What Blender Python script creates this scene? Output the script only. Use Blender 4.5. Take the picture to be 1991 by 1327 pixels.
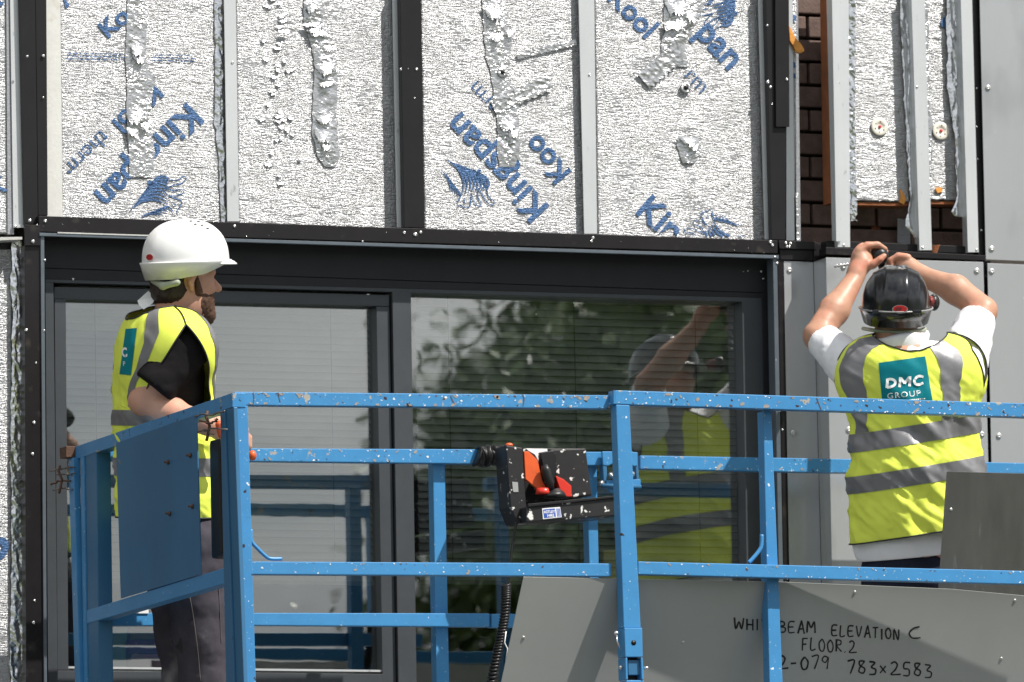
import bpy, bmesh, math, random
import numpy as np
from mathutils import Vector, Matrix
random.seed(7)
for o in list(bpy.data.objects): bpy.data.objects.remove(o)
SC = bpy.context.scene
COL = SC.collection

# ---------------------------------------------------------------- camera
FPX = 12700.0
YAW, PIT, ROLL = math.radians(20.8), math.radians(6.6), 0.0175
DIST = 20.3
FWD = Vector((math.sin(YAW)*math.cos(PIT), math.cos(YAW)*math.cos(PIT), math.sin(PIT)))
R0 = Vector((math.cos(YAW), -math.sin(YAW), 0)); U0 = R0.cross(FWD).normalized()
RGT = (R0*math.cos(ROLL) + U0*math.sin(ROLL)*-1).normalized()
UP = RGT.cross(FWD).normalized()
ZC = 1.7 + DIST*math.sin(PIT)
CAM = Vector((0, 0, ZC)) - FWD*DIST
cd = bpy.data.cameras.new('camera'); cam = bpy.data.objects.new('camera', cd); COL.objects.link(cam)
cam.matrix_world = Matrix(((RGT.x, UP.x, -FWD.x, CAM.x), (RGT.y, UP.y, -FWD.y, CAM.y), (RGT.z, UP.z, -FWD.z, CAM.z), (0, 0, 0, 1)))
cd.sensor_width = 36.0; cd.lens = FPX/1991*36.0; cd.clip_start = 0.5; cd.clip_end = 3000
cd.dof.use_dof = True; cd.dof.focus_distance = 18.9; cd.dof.aperture_fstop = cd.lens/34.0
SC.camera = cam
SC.render.resolution_x = 1024; SC.render.resolution_y = 682

# ---------------------------------------------------------------- world, sun, exposure
SUN_EL, SUN_AZ = math.radians(55), math.radians(42)       # azimuth measured from the facade normal towards +x
TOSUN = Vector((math.sin(SUN_AZ)*math.cos(SUN_EL), -math.cos(SUN_AZ)*math.cos(SUN_EL), math.sin(SUN_EL)))
W = bpy.data.worlds.new('World'); SC.world = W; W.use_nodes = True
nt = W.node_tree; nt.nodes.clear()
out = nt.nodes.new('ShaderNodeOutputWorld'); bg = nt.nodes.new('ShaderNodeBackground')
sky = nt.nodes.new('ShaderNodeTexSky'); sky.sky_type = 'NISHITA'; sky.sun_disc = False
sky.sun_elevation = SUN_EL; sky.sun_rotation = math.atan2(TOSUN.x, TOSUN.y)
sky.air_density = 1.0; sky.dust_density = 1.2
bg.inputs['Strength'].default_value = 0.05
tc = nt.nodes.new('ShaderNodeTexCoord')
mp = nt.nodes.new('ShaderNodeMapping'); mp.inputs['Scale'].default_value = (1.0, 1.0, 2.6)
cn = nt.nodes.new('ShaderNodeTexNoise'); cn.inputs['Scale'].default_value = 2.1; cn.inputs['Detail'].default_value = 9; cn.inputs['Roughness'].default_value = 0.58
cr = nt.nodes.new('ShaderNodeValToRGB'); cr.color_ramp.elements[0].position = 0.36; cr.color_ramp.elements[1].position = 0.56
cn2 = nt.nodes.new('ShaderNodeTexNoise'); cn2.inputs['Scale'].default_value = 11; cn2.inputs['Detail'].default_value = 7
cr2 = nt.nodes.new('ShaderNodeValToRGB')
cr2.color_ramp.elements[0].position = 0.3; cr2.color_ramp.elements[0].color = (9.0, 9.6, 10.6, 1)
cr2.color_ramp.elements[1].position = 0.68; cr2.color_ramp.elements[1].color = (21, 20.8, 20.5, 1)
mx = nt.nodes.new('ShaderNodeMixRGB')
L = nt.links.new
L(tc.outputs['Generated'], mp.inputs['Vector']); L(mp.outputs[0], cn.inputs['Vector']); L(mp.outputs[0], cn2.inputs['Vector'])
L(cn.outputs['Fac'], cr.inputs['Fac']); L(cn2.outputs['Fac'], cr2.inputs['Fac'])
L(cr.outputs['Color'], mx.inputs['Fac']); L(sky.outputs['Color'], mx.inputs['Color1']); 
sxyz = nt.nodes.new('ShaderNodeSeparateXYZ'); L(tc.outputs['Generated'], sxyz.inputs[0])          # cloud bases grey towards the horizon
hz = nt.nodes.new('ShaderNodeMapRange'); hz.inputs[1].default_value = .04; hz.inputs[2].default_value = .17; hz.inputs[3].default_value = .50; hz.inputs[4].default_value = 1.0; L(sxyz.outputs['Z'], hz.inputs[0])
hm = nt.nodes.new('ShaderNodeVectorMath'); hm.operation = 'SCALE'; L(cr2.outputs['Color'], hm.inputs[0]); L(hz.outputs[0], hm.inputs['Scale']); L(hm.outputs[0], mx.inputs['Color2'])
L(mx.outputs['Color'], bg.inputs['Color']); L(bg.outputs[0], out.inputs['Surface'])
sd = bpy.data.lights.new('sun', 'SUN'); sd.energy = 5.0; sd.angle = math.radians(0.53); sd.color = (1.0, 0.955, 0.89)
sun = bpy.data.objects.new('sun', sd); COL.objects.link(sun)
sun.rotation_euler = TOSUN.to_track_quat('Z', 'Y').to_euler(); sun.location = (8, -10, 25)
SC.view_settings.view_transform = 'Standard'; SC.view_settings.look = 'None'
SC.view_settings.gamma = 1.0; SC.view_settings.use_curve_mapping = False
SC.view_settings.exposure = 0.45

# ---------------------------------------------------------------- projection helpers
# the photo was measured once; these turn a measured corner into its place on a real plane of the building or platform
def ray(px, py): return FWD*FPX + RGT*(px-995.5) - UP*(py-663.5)
def P(px, py, Y=0.0):
    r = ray(px, py); return CAM + r*((Y-CAM.y)/r.y)
def PP(px, py, pt, n):
    r = ray(px, py); return CAM + r*((pt-CAM).dot(n)/r.dot(n))
def px_size(Y): return (P(996, 663, Y)-CAM).dot(FWD)/FPX

# ---------------------------------------------------------------- noise
_rs = np.random.RandomState(3)
_T = _rs.rand(4096).astype(np.float32)
def vnoise(p):
    p = np.asarray(p, dtype=np.float64); i = np.floor(p).astype(np.int64); f = p-i; f = f*f*(3-2*f)
    def h(a, b, c): return _T[(a*73856093 ^ b*19349663 ^ c*83492791) & 4095]
    x, y, z = i[..., 0], i[..., 1], i[..., 2]; fx, fy, fz = f[..., 0], f[..., 1], f[..., 2]
    r = 0
    for dz in (0, 1):
        for dy in (0, 1):
            for dx in (0, 1):
                r = r + h(x+dx, y+dy, z+dz)*(fx if dx else 1-fx)*(fy if dy else 1-fy)*(fz if dz else 1-fz)
    return r*2-1
def fbm(p, o=4, ridged=False):
    p = np.asarray(p, dtype=np.float64); s = 0; a = 1.0; t = 0
    for k in range(o):
        n = vnoise(p+17.3*k)
        s = s + a*((1-2*np.abs(n)) if ridged else n); t += a; p = p*2.03; a *= .5
    return s/t

# ---------------------------------------------------------------- materials
def newmat(name):
    m = bpy.data.materials.new(name); m.use_nodes = True; n = m.node_tree.nodes; n.clear()
    o = n.new('ShaderNodeOutputMaterial'); b = n.new('ShaderNodeBsdfPrincipled')
    m.node_tree.links.new(b.outputs[0], o.inputs[0]); return m, m.node_tree, b
def mat(name, col, rough=.5, metal=0.0, bump=0, bscale=200, var=0.0, vscale=8, spots=None, spec=.5, stretch=(1, 1, 1), coat=0):
    m, t, b = newmat(name); n = t.nodes; l = t.links.new
    b.inputs['Roughness'].default_value = rough; b.inputs['Metallic'].default_value = metal
    b.inputs['Specular IOR Level'].default_value = spec; b.inputs['Coat Weight'].default_value = coat
    g = n.new('ShaderNodeNewGeometry'); mpn = n.new('ShaderNodeMapping'); mpn.inputs['Scale'].default_value = stretch
    l(g.outputs['Position'], mpn.inputs['Vector'])
    c = None
    rgb = n.new('ShaderNodeRGB'); rgb.outputs[0].default_value = (*col, 1); c = rgb.outputs[0]
    if var:
        q = n.new('ShaderNodeTexNoise'); q.inputs['Scale'].default_value = vscale; q.inputs['Detail'].default_value = 8; q.inputs['Roughness'].default_value = .65
        l(mpn.outputs[0], q.inputs['Vector'])
        mr = n.new('ShaderNodeMapRange'); mr.inputs[1].default_value = .3; mr.inputs[2].default_value = .7; mr.inputs[3].default_value = 1-var; mr.inputs[4].default_value = 1+var
        l(q.outputs['Fac'], mr.inputs[0])
        hs = n.new('ShaderNodeHueSaturation'); l(c, hs.inputs['Color']); l(mr.outputs[0], hs.inputs['Value']); c = hs.outputs[0]
    for sp in (spots or []):
        colr, scale, lo, hi = sp[:4]
        q = n.new('ShaderNodeTexNoise'); q.inputs['Scale'].default_value = scale; q.inputs['Detail'].default_value = sp[4] if len(sp) > 4 else 3
        q.noise_dimensions = '4D'; q.inputs['W'].default_value = scale*.37
        l(mpn.outputs[0], q.inputs['Vector'])
        mr = n.new('ShaderNodeMapRange'); mr.inputs[1].default_value = lo; mr.inputs[2].default_value = hi; l(q.outputs['Fac'], mr.inputs[0])
        mm = n.new('ShaderNodeMixRGB'); mm.inputs['Color2'].default_value = (*colr, 1); l(mr.outputs[0], mm.inputs['Fac']); l(c, mm.inputs['Color1']); c = mm.outputs[0]
    l(c, b.inputs['Base Color'])
    if bump:
        q = n.new('ShaderNodeTexNoise'); q.inputs['Scale'].default_value = bscale; q.inputs['Detail'].default_value = 5; l(mpn.outputs[0], q.inputs['Vector'])
        bp = n.new('ShaderNodeBump'); bp.inputs['Strength'].default_value = bump; bp.inputs['Distance'].default_value = .002; l(q.outputs['Fac'], bp.inputs['Height']); l(bp.outputs[0], b.inputs['Normal'])
    return m
def foil_mat(name, col, rough, metal, d1=.0022, d2=.0012, sx=34, sz=150, tint=0.0):
    # crinkled foil: long horizontal wrinkles over a fine woven scrim, all as surface relief
    m, t, b = newmat(name); n = t.nodes; l = t.links.new
    b.inputs['Roughness'].default_value = rough; b.inputs['Metallic'].default_value = metal
    g = n.new('ShaderNodeNewGeometry')
    def nz(sc, detail, w=0, dist=0):
        mpn = n.new('ShaderNodeMapping'); mpn.inputs['Scale'].default_value = sc; mpn.inputs['Location'].default_value = (w, w, w); l(g.outputs['Position'], mpn.inputs['Vector'])
        q = n.new('ShaderNodeTexNoise'); q.inputs['Scale'].default_value = 1; q.inputs['Detail'].default_value = detail; q.inputs['Distortion'].default_value = dist
        l(mpn.outputs[0], q.inputs['Vector']); return q.outputs['Fac']
    def m2(op, a, bb):
        q = n.new('ShaderNodeMath'); q.operation = op
        for i, v in enumerate((a, bb)):
            if isinstance(v, (int, float)): q.inputs[i].default_value = v
            else: l(v, q.inputs[i])
        return q.outputs[0]
    w1 = m2('ABSOLUTE', m2('SUBTRACT', nz((sx, 20, sz), 4, 0, .6), .5), 0)          # ridged wrinkles
    w2 = m2('ABSOLUTE', m2('SUBTRACT', nz((sx*2.2, 60, sz*1.5), 3, 9, .3), .5), 0)
    gv = nz((260, 60, 40), 1, 3); gh = nz((50, 60, 300), 1, 5)                       # scrim threads
    patch = n.new('ShaderNodeMapRange'); l(nz((9, 9, 7), 2, 21), patch.inputs[0]); patch.inputs[1].default_value = .38; patch.inputs[2].default_value = .62; patch.inputs[3].default_value = .35; patch.inputs[4].default_value = 1.25
    h1 = m2('MULTIPLY', m2('ADD', m2('MULTIPLY', w1, -2.0), m2('MULTIPLY', w2, -1.2)), patch.outputs[0])
    h2 = m2('ADD', gv, gh)
    b1 = n.new('ShaderNodeBump'); b1.inputs['Strength'].default_value = 1; b1.inputs['Distance'].default_value = d1*2; l(h1, b1.inputs['Height'])
    b2 = n.new('ShaderNodeBump'); b2.inputs['Strength'].default_value = 1; b2.inputs['Distance'].default_value = d2; l(h2, b2.inputs['Height']); l(b1.outputs[0], b2.inputs['Normal'])
    l(b2.outputs[0], b.inputs['Normal'])
    mm = n.new('ShaderNodeMixRGB'); mm.inputs['Color1'].default_value = (*[c*.82 for c in col], 1); mm.inputs['Color2'].default_value = (*col, 1); l(nz((14, 14, 10), 5, 31), mm.inputs['Fac'])
    l(mm.outputs[0], b.inputs['Base Color'])
    return m
M = {}
M['foil'] = foil_mat('foil_facing', (.445, .45, .46), .36, .72, .0025, .0013, 24, 120)
M['foil_shade'] = M['foil']
M['ink'] = foil_mat('blue_print_on_foil', (.045, .115, .26), .42, .35, .0018, .0010)
M['tape'] = foil_mat('crumpled_foil_tape', (.62, .625, .635), .28, .84, .0016, .0003, 30, 60)
M['shiny'] = mat('loose_foil_flap', (.70, .71, .72), .16, .96, .5, 60, .05, 20)
M['matte_tape'] = mat('grey_matte_tape', (.60, .60, .57), .65, .0, .3, 90, .06, 14, [((.50, .45, .38), 18, .6, .75)])
M['edge'] = mat('grey_edge_and_shade', (.30, .31, .33), .5, .5, .6, 160, .15, 60, stretch=(1, 1, 3))  # also colours the strip painted as the first rail's shadow
M['alu'] = mat('mill_aluminium_rail', (.60, .62, .63), .42, .45, .05, 400, .06, 9, [((.40, .41, .42), 60, .66, .72)], stretch=(1, 1, .3))
M['black'] = mat('black_powder_coat', (.009, .008, .009), .4, 0, .08, 300, .25, 10, [((.10, .09, .09), 90, .74, .78)], spec=.35)
M['blackgloss'] = mat('black_rail_scuffed', (.010, .0085, .0095), .36, 0, .08, 300, .25, 10, [((.45, .43, .40), 110, .76, .79), ((.04, .035, .03), 20, .6, .75)], spec=.35)
M['anthracite'] = mat('anthracite_window_frame', (.050, .056, .063), .42, 0, .06, 500, .10, 12, [((.15, .15, .15), 120, .73, .78)], spec=.4)
M['anth_dark'] = mat('dark_header_board', (.016, .017, .020), .5, 0, .04, 300, .15, 8, spec=.3)
M['trim'] = mat('blue_grey_drip_trim', (.12, .145, .17), .35, .3, .05, 300, .12, 20)
M['white_sealant'] = mat('white_paper_edge', (.5, .5, .48), .7, 0, .4, 200, .1, 40)
M['panel'] = mat('silver_grey_cladding', (.47, .485, .495), .25, .45, .03, 900, .05, 3, [((.62, .63, .63), 95, .73, .76), ((.33, .34, .35), 6, .55, .75)], stretch=(1, 1, .5))
M['sheet'] = mat('grey_painted_sheet', (.36, .375, .365), .34, .15, .02, 900, .07, 2.5, [((.6, .6, .6), 70, .76, .79)])
M['rawsheet'] = mat('bare_metal_sheet', (.25, .245, .245), .27, .9, .04, 60, .16, 5, [((.55, .55, .55), 12, .62, .8, 8)], stretch=(3, 3, .7))
M['steel'] = mat('bright_steel_screw', (.78, .78, .77), .22, .9)
M['nickel'] = mat('dull_rivet', (.58, .58, .57), .35, .7)
M['brick'] = mat('brown_brick', (.14, .092, .076), .85, 0, .8, 120, .3, 30, [((.02, .02, .02), 120, .66, .72)])
M['mortar'] = mat('dark_mortar', (.07, .06, .052), .95, 0, .7, 150, .25, 30)
M['foam'] = mat('orange_brown_insulation_foam', (.25, .085, .03), .85, 0, .6, 160, .2, 20)
M['timber'] = mat('dark_orange_timber', (.20, .06, .02), .8, 0, .4, 90, .2, 20)
M['foam_yel'] = mat('orange_foam_scrap', (.70, .30, .06), .8, 0, .6, 120, .25, 30)
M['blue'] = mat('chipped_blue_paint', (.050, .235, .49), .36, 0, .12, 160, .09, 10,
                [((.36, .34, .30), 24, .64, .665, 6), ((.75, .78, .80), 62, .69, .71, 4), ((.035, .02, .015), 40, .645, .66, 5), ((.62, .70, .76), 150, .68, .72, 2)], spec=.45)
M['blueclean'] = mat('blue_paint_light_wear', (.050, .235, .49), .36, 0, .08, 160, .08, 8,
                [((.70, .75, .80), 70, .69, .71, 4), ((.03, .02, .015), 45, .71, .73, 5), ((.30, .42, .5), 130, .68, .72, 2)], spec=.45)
M['blueshade'] = mat('blue_paint_shaded', (.030, .135, .27), .42, 0, .05, 160, .10, 5, [((.015, .03, .06), 30, .70, .75, 6), ((.3, .4, .5), 90, .74, .77, 3)], stretch=(1, 1, .35))  # the cage's blue darkened: shade of the side faces put into the colour
M['rust'] = mat('rusty_steel', (.11, .06, .04), .7, .3, .5, 200, .3, 60)
M['chipgrey'] = mat('bare_primer_grey', (.30, .27, .24), .7, .1, .3, 200, .25, 60)
M['darkred'] = mat('dark_red_plastic', (.16, .012, .010), .5)
M['wire'] = mat('grey_wire', (.18, .16, .15), .5, .6)
M['hivis'] = mat('fluorescent_yellow_fabric', (.76, .86, .115), .62, 0, .25, 700, .03, 5, spec=.15)
M['reflect'] = mat('grey_reflective_band', (.205, .205, .215), .40, .25, .15, 900, .06, 12)
M['teal'] = mat('teal_printed_patch', (.0, .19, .23), .55, 0, .1, 600, .05, 12, spec=.2)
M['whiteprint'] = mat('white_print', (.85, .87, .86), .6)
M['piping'] = mat('black_piping', (.012, .012, .013), .6)
M['tshirt_w'] = mat('white_cotton', (.82, .83, .86), .8, 0, .25, 900, .02, 6, spec=.1)
M['tshirt_b'] = mat('black_cotton', (.011, .010, .011), .85, 0, .3, 900, .15, 9, spec=.12)
M['jeans'] = mat('dark_navy_denim', (.018, .022, .038), .85, 0, .4, 900, .2, 20, spec=.15)
M['trouser'] = mat('charcoal_work_trousers', (.055, .050, .062), .85, 0, .4, 700, .18, 16, [((.30, .29, .29), 7, .60, .86, 9)], spec=.15)
def skin(name, col, spots):
    m = mat(name, col, .46, 0, .12, 420, .07, 26, spots, spec=.4)
    b = [n for n in m.node_tree.nodes if n.type == 'BSDF_PRINCIPLED'][0]
    b.inputs['Subsurface Weight'].default_value = .12; b.inputs['Subsurface Radius'].default_value = (.012, .004, .002); b.inputs['Subsurface Scale'].default_value = .6
    return m
M['skin1'] = skin('fair_skin', (.55, .30, .21), [((.62, .22, .15), 16, .56, .85)])
M['skin2'] = skin('tanned_skin', (.45, .245, .165), [((.56, .20, .13), 14, .52, .8), ((.28, .11, .06), 130, .67, .74)])
M['hair'] = mat('dark_brown_hair', (.022, .012, .008), .55, 0, .9, 500, .3, 120, stretch=(1, 1, .3))
M['beard'] = mat('ginger_brown_beard', (.085, .038, .019), .7, 0, 1.0, 600, .4, 220)
M['helmet_w'] = mat('white_plastic_shell', (.80, .80, .79), .30, 0, .02, 60, .02, 10, coat=.2)
M['helmet_b'] = mat('scuffed_black_shell', (.008, .009, .011), .2, 0, .05, 80, .3, 14, [((.22, .22, .23), 24, .66, .80, 8), ((.30, .30, .30), 130, .73, .77, 3)], coat=.15)
M['helmet_rim'] = mat('worn_grey_edge', (.30, .30, .30), .4, .2, .1, 200, .3, 60)
M['redbadge'] = mat('red_badge', (.42, .012, .015), .35)
M['strap'] = mat('pale_green_strap', (.33, .36, .27), .6)
M['blackplastic'] = mat('black_plastic', (.012, .012, .013), .38, 0, .15, 260, .3, 14, spec=.4)
M['blackspeck'] = mat('black_plastic_paint_spots', (.014, .013, .014), .45, 0, .2, 160, .25, 14, [((.70, .70, .68), 48, .635, .65, 3), ((.35, .35, .34), 110, .70, .73, 3)])
M['orange'] = mat('orange_plastic', (.66, .10, .02), .42, 0, .08, 160, .10, 20, [((.35, .07, .02), 50, .66, .72)])
M['red'] = mat('red_plastic', (.62, .035, .02), .35)
M['sticker'] = mat('white_sticker', (.80, .81, .82), .45)
M['stickerblue'] = mat('blue_sticker_print', (.03, .09, .42), .45)
M['marker'] = mat('black_marker_ink', (.008, .008, .010), .45)
M['blind'] = mat('grey_white_slat', (.80, .81, .80), .5, .1, .02, 60, .03, 3)
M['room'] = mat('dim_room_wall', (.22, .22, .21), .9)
M['asphalt'] = mat('asphalt', (.055, .055, .052), .9, 0, .6, 60, .2, 3)
M['grass'] = mat('mown_grass', (.06, .075, .035), .95, 0, .8, 30, .3, 2)
M['washer'] = mat('cream_plastic_washer', (.76, .73, .64), .5)
M['rednail'] = mat('red_nail', (.55, .03, .03), .5)
M['bark'] = mat('bark', (.06, .045, .03), .9, 0, .8, 20, .3, 6)
M['leaf'] = mat('leaf_green', (.075, .12, .025), .45, 0, 0, 1, .4, 1.2)
M['leafgrey'] = mat('leaf_dark', (.035, .055, .018), .5, 0, 0, 1, .4, 1.2)
M['purple'] = mat('purple_card', (.34, .05, .40), .6)
M['pink'] = mat('pink_card', (.82, .32, .42), .6)
M['aqua'] = mat('pale_green_card', (.48, .74, .64), .6)
M['olive'] = mat('olive_print', (.50, .34, .24), .6)
M['deck'] = mat('galvanised_deck', (.30, .30, .30), .55, .5, .3, 60, .15, 9)
def glass_mat(name, refl, tint, wav):
    m = bpy.data.materials.new(name); m.use_nodes = True; t = m.node_tree; n = t.nodes; n.clear(); l = t.links.new
    o = n.new('ShaderNodeOutputMaterial'); mx = n.new('ShaderNodeMixShader'); tr = n.new('ShaderNodeBsdfTransparent'); gl = n.new('ShaderNodeBsdfGlossy')
    tr.inputs[0].default_value = (*tint, 1); gl.inputs['Roughness'].default_value = .008; gl.inputs['Color'].default_value = (.97, 1, 1, 1)
    lw = n.new('ShaderNodeFresnel'); lw.inputs['IOR'].default_value = 1.52
    ad = n.new('ShaderNodeMath'); ad.operation = 'MULTIPLY_ADD'; ad.inputs[1].default_value = 1.2; ad.inputs[2].default_value = refl; l(lw.outputs[0], ad.inputs[0])
    l(ad.outputs[0], mx.inputs[0]); l(tr.outputs[0], mx.inputs[1]); l(gl.outputs[0], mx.inputs[2]); l(mx.outputs[0], o.inputs[0])
    g = n.new('ShaderNodeNewGeometry'); q = n.new('ShaderNodeTexNoise'); q.inputs['Scale'].default_value = 5.0; q.inputs['Detail'].default_value = 2
    l(g.outputs['Position'], q.inputs['Vector'])
    bp = n.new('ShaderNodeBump'); bp.inputs['Strength'].default_value = 1; bp.inputs['Distance'].default_value = wav; l(q.outputs['Fac'], bp.inputs['Height']); l(bp.outputs[0], gl.inputs['Normal'])
    return m
M['glass'] = glass_mat('tinted_double_glazing', .18, (.80, .82, .80), .00022)

# ---------------------------------------------------------------- object helpers
def link(o, parent=None):
    COL.objects.link(o)
    if parent is not None: o.parent = parent
    return o
ORG = {}
def thing(name, label, cat, loc, group=None):
    o = bpy.data.objects.new(name, None); COL.objects.link(o); o.location = loc; o.empty_display_size = .1
    o['label'] = label; o['category'] = cat
    if group: o['group'] = group
    ORG[o.name] = Vector(loc); return o
def origin(parent):
    v = Vector((0, 0, 0))
    while parent is not None: v = v + Vector(parent.location); parent = parent.parent
    return v
def tag(o, label, cat, group=None):
    o['label'] = label; o['category'] = cat
    if group: o['group'] = group
    return o
def mk(name, verts, faces, m, parent=None, smooth=False, kind=None):
    """one mesh object; verts are world coordinates"""
    me = bpy.data.meshes.new(name)
    v = np.array([tuple(q) for q in verts], dtype=np.float64) if not isinstance(verts, np.ndarray) else verts.astype(np.float64)
    base = np.array(origin(parent))
    if parent is None:
        base = v.mean(axis=0)
    v = v-base
    if isinstance(faces, np.ndarray):
        nf, k = faces.shape
        me.vertices.add(len(v)); me.vertices.foreach_set('co', v.astype(np.float32).ravel())
        me.loops.add(nf*k); me.loops.foreach_set('vertex_index', faces.astype(np.int32).ravel())
        me.polygons.add(nf); me.polygons.foreach_set('loop_start', np.arange(0, nf*k, k, dtype=np.int32))
        me.update(calc_edges=True)
    else:
        me.from_pydata(v.tolist(), [], [list(f) for f in faces]); me.update()
    me.materials.append(M[m] if isinstance(m, str) else m)
    if smooth: me.polygons.foreach_set('use_smooth', [True]*len(me.polygons))
    o = bpy.data.objects.new(name, me); link(o, parent)
    if parent is None: o.location = base
    if kind: o['kind'] = kind
    return o
def from_bm(name, bm, m, parent=None, smooth=False):
    me = bpy.data.meshes.new(name); base = origin(parent)
    if parent is None:
        vs = [v.co.copy() for v in bm.verts]; base = sum(vs, Vector())/len(vs)
    for v in bm.verts: v.co -= base
    bmesh.ops.recalc_face_normals(bm, faces=bm.faces)
    bm.to_mesh(me); bm.free(); me.materials.append(M[m] if isinstance(m, str) else m)
    if smooth: me.polygons.foreach_set('use_smooth', [True]*len(me.polygons))
    o = bpy.data.objects.new(name, me); link(o, parent)
    if parent is None: o.location = base
    return o
def bm_prism(bm, front, back, bevel=0):
    n = len(front); vf = [bm.verts.new(p) for p in front]; vb = [bm.verts.new(p) for p in back]
    bm.faces.new(vf); bm.faces.new(vb[::-1])
    for i in range(n): bm.faces.new((vf[i], vb[i], vb[(i+1) % n], vf[(i+1) % n]))
    if bevel:
        es = list({e for v in vf+vb for e in v.link_edges})
        bmesh.ops.bevel(bm, geom=es, offset=bevel, segments=2, affect='EDGES', profile=.6)
def prism(name, pts, Y, depth, m, parent=None, bevel=0, mapf=None):
    """polygon of measured corners standing at distance Y, extruded straight back"""
    front = [P(x, y, Y) for x, y in pts] if mapf is None else [mapf(x, y) for x, y in pts]
    dv = depth if isinstance(depth, Vector) else Vector((0, depth, 0))
    bm = bmesh.new(); bm_prism(bm, front, [p+dv for p in front], bevel)
    return from_bm(name, bm, m, parent)
def bm_box(bm, c, s, rot=None, bevel=0):
    h = Vector(s)/2; R = rot or Matrix.Identity(3); c = Vector(c)
    q = [(-1, -1), (1, -1), (1, 1), (-1, 1)]
    f = [c+R@Vector((a*h.x, -h.y, b*h.z)) for a, b in q]; k = [c+R@Vector((a*h.x, h.y, b*h.z)) for a, b in q]
    bm_prism(bm, f, k, bevel)
def box(name, c, s, m, parent=None, rot=None, bevel=0):
    bm = bmesh.new(); bm_box(bm, c, s, rot, bevel); return from_bm(name, bm, m, parent)
def grid_faces(nu, nv, wrap=False):
    i = np.arange(nv-1)[:, None]; j = np.arange(nu if wrap else nu-1)[None, :]
    a = i*nu+j; b = i*nu+(j+1) % nu; return np.stack([a, b, b+nu, a+nu], -1).reshape(-1, 4)
def tube(name, pts, r, m, parent=None, seg=8, smooth=True, caps=True):
    pts = [Vector(p) for p in pts]; n = len(pts); rs = r if isinstance(r, (list, tuple)) else [r]*n
    V = []; up = Vector((0, 0, 1)); prev = None
    for i, p in enumerate(pts):
        t = (pts[min(i+1, n-1)]-pts[max(i-1, 0)]).normalized()
        if prev is None:
            a = t.cross(up); a = a if a.length > .1 else t.cross(Vector((1, 0, 0)))
        else: a = prev-t*prev.dot(t)
        a.normalize(); prev = a; b = t.cross(a)
        for k in range(seg):
            th = 2*math.pi*k/seg; V.append(p+(a*math.cos(th)+b*math.sin(th))*rs[i])
    F = [tuple(f) for f in grid_faces(seg, n, True)]
    if caps: F += [tuple(range(seg))[::-1], tuple(range((n-1)*seg, n*seg))]
    return mk(name, V, F, m, parent, smooth)
def lathe(name, prof, c, ax, m, parent=None, seg=20, smooth=True):
    """prof: list of (radius, height) along axis ax from point c"""
    ax = Vector(ax).normalized(); a = ax.cross(Vector((0, 0, 1))); a = a if a.length > .1 else ax.cross(Vector((1, 0, 0))); a.normalize(); b = ax.cross(a)
    V = []
    for r, h in prof:
        for k in range(seg):
            th = 2*math.pi*k/seg; V.append(Vector(c)+ax*h+(a*math.cos(th)+b*math.sin(th))*r)
    F = [tuple(f) for f in grid_faces(seg, len(prof), True)]+[tuple(range(seg))[::-1], tuple(range((len(prof)-1)*seg, len(prof)*seg))]
    return mk(name, V, F, m, parent, smooth)
def ribbon_geo(V, F, pts, w, mapf):
    """flat stroke through measured points, width w (pixels), on the surface mapf"""
    n = len(pts); ws = w if isinstance(w, (list, tuple)) else [w]*n; b = len(V)
    for i in range(n):
        x0, y0 = pts[max(i-1, 0)]; x1, y1 = pts[min(i+1, n-1)]; dx, dy = x1-x0, y1-y0; l = math.hypot(dx, dy) or 1
        nx, ny = -dy/l*ws[i]/2, dx/l*ws[i]/2
        V.append(mapf(pts[i][0]+nx, pts[i][1]+ny)); V.append(mapf(pts[i][0]-nx, pts[i][1]-ny))
    for i in range(n-1): F.append((b+2*i, b+2*i+1, b+2*i+3, b+2*i+2))
def smooth_path(pts, k=6):
    out = []; n = len(pts)
    for i in range(n-1):
        p0, p1, p2, p3 = pts[max(i-1, 0)], pts[i], pts[i+1], pts[min(i+2, n-1)]
        for j in range(k):
            t = j/k
            out.append(tuple(.5*((2*p1[c])+(-p0[c]+p2[c])*t+(2*p0[c]-5*p1[c]+4*p2[c]-p3[c])*t*t+(-p0[c]+3*p1[c]-3*p2[c]+p3[c])*t**3) for c in range(len(p1))))
    out.append(tuple(pts[-1])); return out
def text_mesh(s, size=1.0, bold=0.0, sx=1.0, spacing=1.0):
    cu = bpy.data.curves.new('lettering', 'FONT'); cu.body = s; cu.size = size; cu.offset = bold; cu.resolution_u = 4; cu.space_character = spacing
    cu.align_x = 'LEFT'
    o = bpy.data.objects.new('lettering_tmp', cu); COL.objects.link(o); bpy.context.view_layer.update()
    me = bpy.data.meshes.new_from_object(o.evaluated_get(bpy.context.evaluated_depsgraph_get()))
    V = [(v.co.x*sx, v.co.y) for v in me.vertices]; F = [tuple(p.vertices) for p in me.polygons]
    bpy.data.objects.remove(o); bpy.data.meshes.remove(me); bpy.data.curves.remove(cu); return V, F
def text_on(name, s, px, py, ang, cap, m, mapf, parent, bold=.02, sx=1.0, spacing=1.0, sub=0, keep=None):
    """lettering whose first baseline point lies at (px,py), running at angle ang, cap height cap (pixels)"""
    V, F = text_mesh(s, 1.0, bold, sx, spacing); k = cap/.70
    ca, sa = math.cos(math.radians(ang)), math.sin(math.radians(ang)); pts = []
    for x, y in V:
        X = px+(x*ca-y*sa)*k; Yp = py-(x*sa+y*ca)*k; pts.append((X, Yp))
    if keep: F = [f for f in F if all(keep(*pts[i]) for i in f)]
    return mk(name, [mapf(*p) for p in pts], F, m, parent)

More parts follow.
